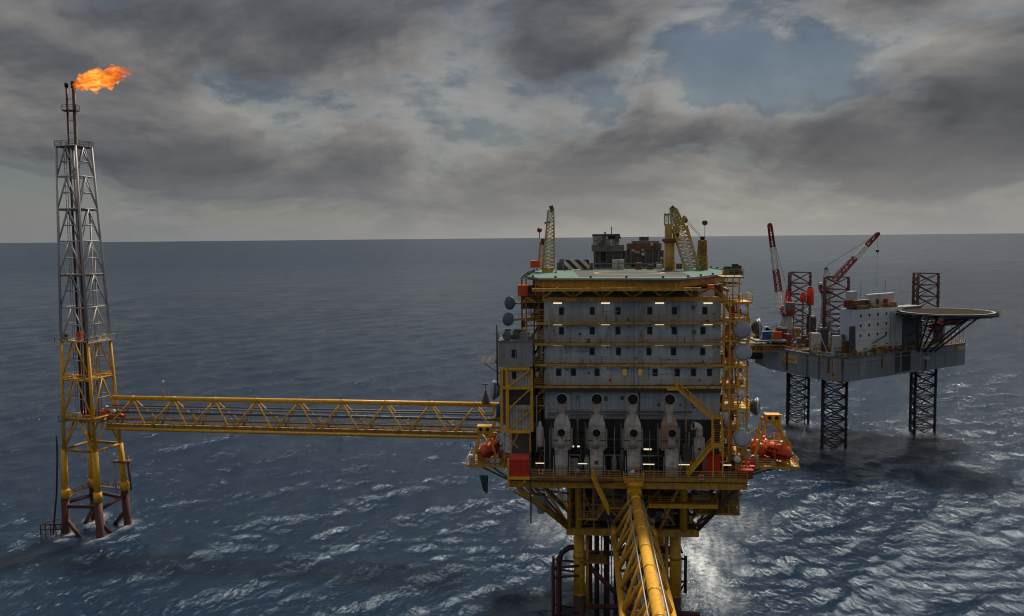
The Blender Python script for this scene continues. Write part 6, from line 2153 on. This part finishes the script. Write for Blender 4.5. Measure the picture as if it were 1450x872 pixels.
# helideck of the rig
hcw = at_z(1340, 440.5, 42.6) - RO
hdk = MB().prism([(hcw.x + 14.0 * math.cos(2 * math.pi * i / 16), hcw.y + 14.0 * math.sin(2 * math.pi * i / 16)) for i in range(16)], 42.2, 42.6).build('helideck', 'rig_deck', rig)
rg = MB()
for k in range(48):
    a_0, a_1 = 2 * math.pi * k / 48, 2 * math.pi * (k + 1) / 48
    rg.add([(hcw.x + r_ * math.cos(a_), hcw.y + r_ * math.sin(a_), 42.61) for r_, a_ in ((12.6, a_0), (13.3, a_0), (13.3, a_1), (12.6, a_1))], [(0, 1, 2, 3)])
rg.build('perimeter_line', 'wall_grey', hdk)
nt_ = MB()
for k in range(32):
    a_0, a_1 = 2 * math.pi * k / 32, 2 * math.pi * (k + 1) / 32
    i0, o0 = Vector((hcw.x + 14.6 * math.cos(a_0), hcw.y + 14.6 * math.sin(a_0), 42.3)), Vector((hcw.x + 16.2 * math.cos(a_0), hcw.y + 16.2 * math.sin(a_0), 42.5))
    o1 = Vector((hcw.x + 16.2 * math.cos(a_1), hcw.y + 16.2 * math.sin(a_1), 42.5))
    nt_.beam(i0, o0, .1, .1).beam(o0, o1, .1, .1)
    nt_.beam((i0 + o0) / 2, (o1 + Vector((hcw.x + 14.6 * math.cos(a_1), hcw.y + 14.6 * math.sin(a_1), 42.3))) / 2, .05, .05)
nt_.build('safety_net', 'steel_mid', hdk)
for i in range(9):
    y = hcw.y - 12 + i * 3
    hw_ = math.sqrt(max(1, 14.2 ** 2 - (y - hcw.y) ** 2))
    MB().box(hcw.x - hw_, hcw.x + hw_, y - .15, y + .15, 41.4, 42.18).build('deck_beam', 'steel_dark', hdk)
sup = side_pt(1300, 2, ZHT, 1.0)[0]
sup2 = side_pt(1322, 2, ZHT, .6)[0]
for i, (tx, ty) in enumerate(((-9, -8), (-4, -10), (2, -10), (7, -6), (-8, 2), (0, 4), (9, 2))):
    tp = Vector((hcw.x + tx, hcw.y + ty, 41.4))
    bp_ = sup.lerp(sup2, (i % 4) / 3) + Vector((0, 0, -2 if i < 4 else 0))
    MB().tube(bp_, tp, .28, n=8).build('support_strut', 'steel_dark', hdk, True)
for i in range(12):
    p0 = sup + Vector((rs.uniform(-6, 4), rs.uniform(-2, 2), rs.uniform(0, 10)))
    p1 = p0 + Vector((rs.uniform(-3, 4), rs.uniform(-2, 2), rs.uniform(-3, 3)))
    MB().beam(p0, p1, .3, .3).build('support_strut', 'steel_dark', hdk)
# dark bracing web under the deck
for i in range(26):
    aa = 2 * math.pi * i / 26
    rr_ = 9 + 3.5 * (i % 2)
    tp = Vector((hcw.x + rr_ * math.cos(aa), hcw.y + rr_ * math.sin(aa), 41.4))
    bq = sup.lerp(sup2, rs.random()) + Vector((0, 0, rs.uniform(3, 9)))
    md_ = tp.lerp(bq, rs.uniform(.35, .8))
    MB().tube(tp, md_, .13, n=6).build('support_brace', 'steel_dark', hdk)
    MB().tube(md_, md_ + Vector((rs.uniform(-3, 3), rs.uniform(-2, 2), rs.uniform(-1, 2))), .12, n=6).build('support_brace', rs.choice(['steel_dark', 'steel_mid', 'leg_dark']), hdk)
# scaffold rails under the helideck's right edge
p0, _ = side_pt(1336, 2, ZHT, .3)
p1, _ = side_pt(1364, 2, ZHT, .3)
for k in range(6):
    c = p0.lerp(p1, k / 5)
    MB().beam(c, c + Vector((0, 0, 5.6)), .14, .14).build('scaffold_post', 'offwhite', rig)
    if k < 5:
        c2 = p0.lerp(p1, (k + 1) / 5)
        MB().beam(c + Vector((0, 0, .3)), c2 + Vector((0, 0, 5.2)), .1, .1).build('scaffold_brace', 'offwhite', rig)
for z in (2.6, 5.5):
    MB().beam(p0 + Vector((0, 0, z)), p1 + Vector((0, 0, z)), .12, .12).build('scaffold_rail', 'offwhite', rig)

# deck clutter round the legs
rs = random.Random(77)
for i in range(90):
    px = rs.uniform(1096, 1206)
    dd = rs.uniform(2, 16)
    k = 0 if px < 1160 else 1
    p_, _n = side_pt(px, k, 0, dd)
    s_ = rs.uniform(.5, 1.5)
    h_ = rs.choice([.8, 1.4, 2.2, 3.2, 4.5, 6.0])
    mt = rs.choice(['steel_dark', 'steel_dark', 'steel_mid', 'brown', 'brown', 'ochre', 'offwhite', 'dull_red', 'exhaust_rusty', 'wall_grey', 'dish_dark', 'galvanised'])
    if rs.random() < .6:
        MB().box(p_.x - s_, p_.x + s_, p_.y - s_ * .7, p_.y + s_ * .7, ZHT + .07, ZHT + h_).build('deck_equipment', mt, rig)
    else:
        q_ = p_ + Vector((rs.uniform(-2.5, 2.5), rs.uniform(-2, 2), h_ + 1.5))
        MB().beam(p_ + Vector((0, 0, ZHT)), q_ + Vector((0, 0, ZHT)), .24, .24).build('deck_stanchion', mt, rig)
for i in range(34):
    px = rs.uniform(1208, 1276)
    p_, _n = side_pt(px, 2, 0, rs.uniform(.2, .9))
    h_ = rs.uniform(.5, 1.8)
    MB().box(p_.x - .5, p_.x + .5, p_.y - .35, p_.y + .35, ZHT + .07, ZHT + h_).build('deck_equipment', rs.choice(['brown', 'ochre', 'steel_dark', 'galvanised', 'offwhite']), rig)
# discharge hose and drain pipes below the hull
dp = SPLASH - RO
MB().tube(dp + Vector((0, 0, 1.0)), dp + Vector((0, 0, ZHB + 2)), .13, n=6).build('discharge_hose', 'green_cloth', rig)
MB().lathe(dp + Vector((0, 0, -.4)), (0, 0, 1), [(0, 1.5), (.4, .95), (1.2, .5), (2.6, .22), (4.2, .1)], 12).build('falling_water', 'white', rig, True)
for px in (1143, 1160, 1194):
    k = 0 if px < 1160 else 1
    p_, _n = side_pt(px, k, 0, -.25)
    MB().tube(p_ + Vector((0, 0, ZHB - .5)), p_ + Vector((0, 0, ZHT)), .12, n=6).build('hull_pipe', 'steel_dark', rig)
p_, _n = side_pt(1312, 2, 0, -.4)
zq = wz(1312, 508, 2)
MB().box(p_.x - 1.2, p_.x + 1.2, p_.y - .4, p_.y + .4, zq, zq + .9).build('hull_lamp_box', 'offwhite', rig)
MB().tube(p_ + Vector((0, 0, ZHB)), p_ + Vector((0, 0, zq)), .2, n=6).build('hull_pipe', 'steel_dark', rig)

# lifeboat under the rig helideck
q = at_z(1352, 456, 37.6)
t = thing('rig_lifeboat', 'long dark red lifeboat slung under the round rig helideck', 'lifeboat', (q.x, q.y + 2, 36.4))
m = MB()
m.lathe((-5.0, 0, 1.1), (1, .12, 0), [(0, .25), (.8, .9), (2.5, 1.25), (7, 1.25), (9, .95), (10, .3)], 16)
m.build('hull', 'dull_red', t, True)
MB().box(-3, 3.2, -.7, .7, 2.0, 2.7).build('canopy', 'dull_red', t)
MB().tube((-3.5, 0, 2), (-3.5, 0, 5.6), .1).tube((3.5, 0, 2), (3.5, 0, 5.6), .1).build('fall_wires', 'steel_dark', t)
MB().box(4.2, 4.9, -.5, .5, 2.0, 2.6).build('conning_hatch', 'offwhite', t)
q2_ = at_z(1328, 463, 36.5)
t = thing('rescue_boat', 'small dark red rescue boat left of the long rig lifeboat', 'boat', (q2_.x, q2_.y + 2, 35.6))
MB().lathe((-3.4, 0, .8), (1, .1, .12), [(0, .2), (.7, .6), (2.2, .8), (5, .75), (6.4, .2)], 12).build('hull', 'dull_red', t, True)
MB().box(-1, 1, -.4, .4, 1.4, 2.0).build('console', 'steel_dark', t)
MB().tube((0, 0, 1.6), (0, 0, 6.4), .09).build('fall_wire', 'steel_dark', t)


# rig cranes -------------------------------------------------------
def rig_crane(px, py, Y, label, boom_px, mats, base_z, w0=1.9, house='red', pw=1.7):
    p_ = at_y(px, py, Y)
    t = thing('deck_crane', label, 'crane', (p_.x, p_.y, base_z), 0, 'red and white cranes on the jack-up rig')
    hz_ = p_.z - base_z
    MB().tube((0, 0, 0), (0, 0, hz_), pw, n=18).build('pedestal', 'wall_grey', t, True)
    MB().lathe((0, 0, hz_), (0, 0, 1), [(0, pw), (.3, pw * 1.25), (.8, pw * 1.25)], 18).build('slew_ring', 'steel_dark', t)
    MB().box(-2.0, 2.1, -1.6, 1.9, hz_ + .8, hz_ + 3.4).build('machinery_house', house, t)
    MB().box(-1.1, 1.4, -1.2, 1.4, hz_ + 3.4, hz_ + 4.6).build('upper_house', house, t)
    MB().box(-2.7, -1.95, -1.9, -.3, hz_ + .9, hz_ + 3.0).build('cab', 'dull_red', t)
    MB().box(-2.72, -2.0, -1.95, -1.91, hz_ + 1.7, hz_ + 2.8).build('cab_window', 'glass', t)
    for s in (-.8, .8):
        MB().beam((1.2, s, hz_ + 4.4), (-.2, s * .4, hz_ + 9.0), .35, .35).build('gantry_leg', house, t)
        MB().beam((-.8, s, hz_ + 4.4), (-.2, s * .4, hz_ + 9.0), .28, .28).build('gantry_leg', house, t)
    e = at_y(*boom_px[0]) - p_ + Vector((0, 0, hz_))
    f = at_y(*boom_px[1]) - p_ + Vector((0, 0, hz_))
    lattice(t, e, f, w0, w0 * .55, 20, mats, .2, .11, (0, 1, 0))
    MB().tube((-.2, 0, hz_ + 9.0), f, .06, n=5).build('boom_stay', 'steel_dark', t)
    MB().lathe(f - Vector((0, .5, 0)), (0, 1, 0), [(0, .6), (1.0, .6)], 12).build('head_sheave', 'dull_red', t)
    return t, f


RW = ['red', 'white', 'dull_red', 'white', 'dull_red']
t, f = rig_crane(1115, 447, 300, 'red crane with upright red and white boom at the left end of the rig', ((1107, 445, 299), (1090, 318, 296)), ['white', 'dull_red', 'white', 'dull_red'], ZHT + .07)
MB().box(-1.4, 1.6, -3.2, -1.7, 11, 13.5).build('pedestal_platform', 'steel_mid', t)
t, f = rig_crane(1170, 415, 296, 'crane behind the near rig leg with slanting red and white boom', ((1180, 398, 296), (1243, 331, 292)), ['dull_red', 'dull_red', 'white', 'dull_red'], ZHT + .07, 1.7, 'offwhite')
hb = MB()
hb.tube(f, f + Vector((0, 0, -17)), .04, n=5)
hb.build('hoist_line', 'steel_dark', t)
MB().lathe(f + Vector((0, 0, -6)), (0, 0, 1), [(0, .15), (.2, .5), (.9, .5), (1.1, .15)], 10).build('hook_ball', 'steel_dark', t)
q = at_y(1170, 380.5, 296)
t2 = thing('beacon_mast', 'thin mast with dark ball between the two left rig legs', 'mast', (q.x, q.y, ZHT + .07))
MB().tube((0, 0, 0), (0, 0, q.z - ZHT), .12, n=6).build('pole', 'steel_mid', t2)
MB().lathe((0, 0, q.z - ZHT - .6), (0, 0, 1), [(0, .15), (.3, .65), (.9, .65), (1.2, .15)], 12).build('ball', 'steel_dark', t2)
# red drums and a red column between crane and leg
for px, py0, py1, r_, lb_ in ((1147, 408, 432, .75, 'tall red column right of the upright rig crane'), (1137, 416, 428, .6, 'short red drum on a pole behind the left rig leg')):
    a, b_ = at_y(px, py1, 300), at_y(px, py0, 300)
    t2 = thing('red_column', lb_, 'column', (a.x, a.y, ZHT + .07))
    MB().tube((0, 0, 0), (0, 0, a.z - ZHT), .3, n=8).build('pole', 'steel_mid', t2)
    MB().tube((0, 0, a.z - ZHT), (0, 0, b_.z - ZHT), r_ * 1.6, n=12).build('drum', 'red', t2, True)
    MB().tube((0, 0, b_.z - ZHT), (0, 0, b_.z - ZHT + .5), r_, n=12).build('cap', 'dull_red', t2)

# gangway between rig and platform ---------------------------------
ga = at_y(1000, 497, 287)
gb_ = at_y(1152, 497, 286)
ga.z = gb_.z
t = thing('gangway', 'low yellow lattice gangway from behind the platform to the jack-up rig', 'gangway', (ga.x, ga.y, ga.z))
dv = gb_ - ga
L3 = dv.length
dn = dv.normalized()
sd = Vector((dn.y, -dn.x, 0)).normalized()
for s in (-1, 1):
    for z in (0, 2.1):
        MB().beam(sd * (s * 1.3) + Vector((0, 0, z)), dv + sd * (s * 1.3) + Vector((0, 0, z)), .22, .22).build('chord', 'yellow' if z else 'yellow_worn', t)
    nb = 26
    for k in range(nb):
        a = dv * (k / nb) + sd * (s * 1.3)
        b_ = dv * ((k + 1) / nb) + sd * (s * 1.3)
        MB().beam(a, b_ + Vector((0, 0, 2.1)), .1, .1).build('diagonal', 'yellow_worn', t)
        MB().beam(a, a + Vector((0, 0, 2.1)), .1, .1).build('upright', 'ochre', t)
MB().beam(Vector((0, 0, -.15)), dv + Vector((0, 0, -.15)), 2.5, .12, (0, 0, 1)).build('walkway', 'ochre', t)

# cargo boxes by the gangway, on the rig's stern deck
for px, py, mt, w_, lb_, cat in ((1084.5, 474, 'blue', 3.2, 'blue cargo container beside the gangway', 'container'), (1100, 474.5, 'orange', 2.4, 'orange red cargo container right of the blue one', 'container'), (1112, 477, 'dull_red', 1.6, 'small dark red container under the rig crane', 'container')):
    q = at_y(px, py, 288)
    t = thing('cargo_container', lb_, cat, (q.x, q.y, q.z - 1.1), 0, 'containers on the rig stern')
    MB().box(-w_ / 2, w_ / 2, -1.2, 1.2, 0, 2.3).build('body', mt, t)
    for k in range(5):
        x = -w_ / 2 + w_ * (k + .5) / 5
        MB().box(x - .06, x + .06, -1.27, -1.21, .15, 2.15).build('rib', mt, t)
    for x in (-w_ / 2, w_ / 2):
        MB().box(x - .08, x + .08, -1.3, 1.3, -.05, 2.35).build('corner_frame', 'white' if mt == 'blue' else mt, t)
# overhanging stern platform that carries them
q0, q1 = at_y(1068, 481, 286) - RO, at_y(1112, 481, 286) - RO
st_ = MB().box(q0.x, q1.x, 284 - RO.y, 294 - RO.y, q0.z - .6, q0.z).build('stern_platform', 'steel_mid', rig)
for x in (q0.x + 3, (q0.x + q1.x) / 2, q1.x - 1):
    MB().beam((x, 290 - RO.y, q0.z - .6), (x + 6, 291 - RO.y, ZHT), .4, .4).build('platform_strut', 'steel_dark', rig)
for i in range(12):
    x = rs.uniform(q0.x, q1.x)
    MB().box(x, x + rs.uniform(.4, 1.5), 290 - RO.y, 291.5 - RO.y, q0.z, q0.z + rs.uniform(.8, 4)).build('deck_equipment', rs.choice(['steel_dark', 'brown', 'ochre', 'offwhite', 'galvanised']), rig)
MB().box(at_y(1052, 490, 295).x - RO.x, at_y(1092, 490, 295).x - RO.x, 296 - RO.y, 306 - RO.y, at_y(1070, 506, 300).z, at_y(1070, 484, 300).z).build('cantilever', 'leg_dark', rig)

# more fittings on the rig: pipes along the sides, posts, cable reels, roof gear
rs = random.Random(123)
for i in range(110):
    px = rs.uniform(1095, 1300)
    k = 0 if px < 1160 else (1 if px < 1198 else 2)
    ins_ = rs.uniform(.1, .9) if px > 1208 else rs.uniform(.2, 9)
    p_, _n = side_pt(px, k, 0, ins_)
    mt = rs.choice(['steel_dark', 'brown', 'ochre', 'offwhite', 'galvanised', 'dull_red', 'steel_mid', 'yellow_worn'])
    if rs.random() < .5:
        MB().beam(p_ + Vector((0, 0, ZHT)), p_ + Vector((rs.uniform(-.6, .6), 0, ZHT + rs.uniform(1.2, 4.5 if px < 1208 else 2.2))), .16, .16).build('deck_stanchion', mt, rig)
    else:
        z = ZHT + rs.uniform(.4, 2.6)
        MB().tube(p_ + Vector((0, 0, z)), p_ + Vector((rs.uniform(-3, 3), rs.uniform(-.6, .6), z + rs.uniform(-.4, .8))), rs.uniform(.1, .3), n=8).build('deck_pipe', mt, rig, True)
for k in (0, 1, 2):
    a, b_ = Vector((*hullpts[k], 0)), Vector((*hullpts[k + 1], 0))
    nn_ = Vector(((b_ - a).y, -(b_ - a).x, 0)).normalized() * .12
    MB().beam(a + nn_ + Vector((0, 0, ZHT - 1.6)), b_ + nn_ + Vector((0, 0, ZHT - 1.6)), .14, .14).build('hull_pipe', 'wall_grey', rig)
    for j in range(5):
        c = a.lerp(b_, rs.uniform(.08, .92)) + nn_ * 1.2
        MB().beam(c + Vector((0, 0, ZHB + rs.uniform(.4, 3))), c + Vector((0, 0, ZHT - .5)), rs.uniform(.3, .9), .06).build('rust_streak', rs.choice(['exhaust_rusty', 'wall_grey', 'brown']), rig)
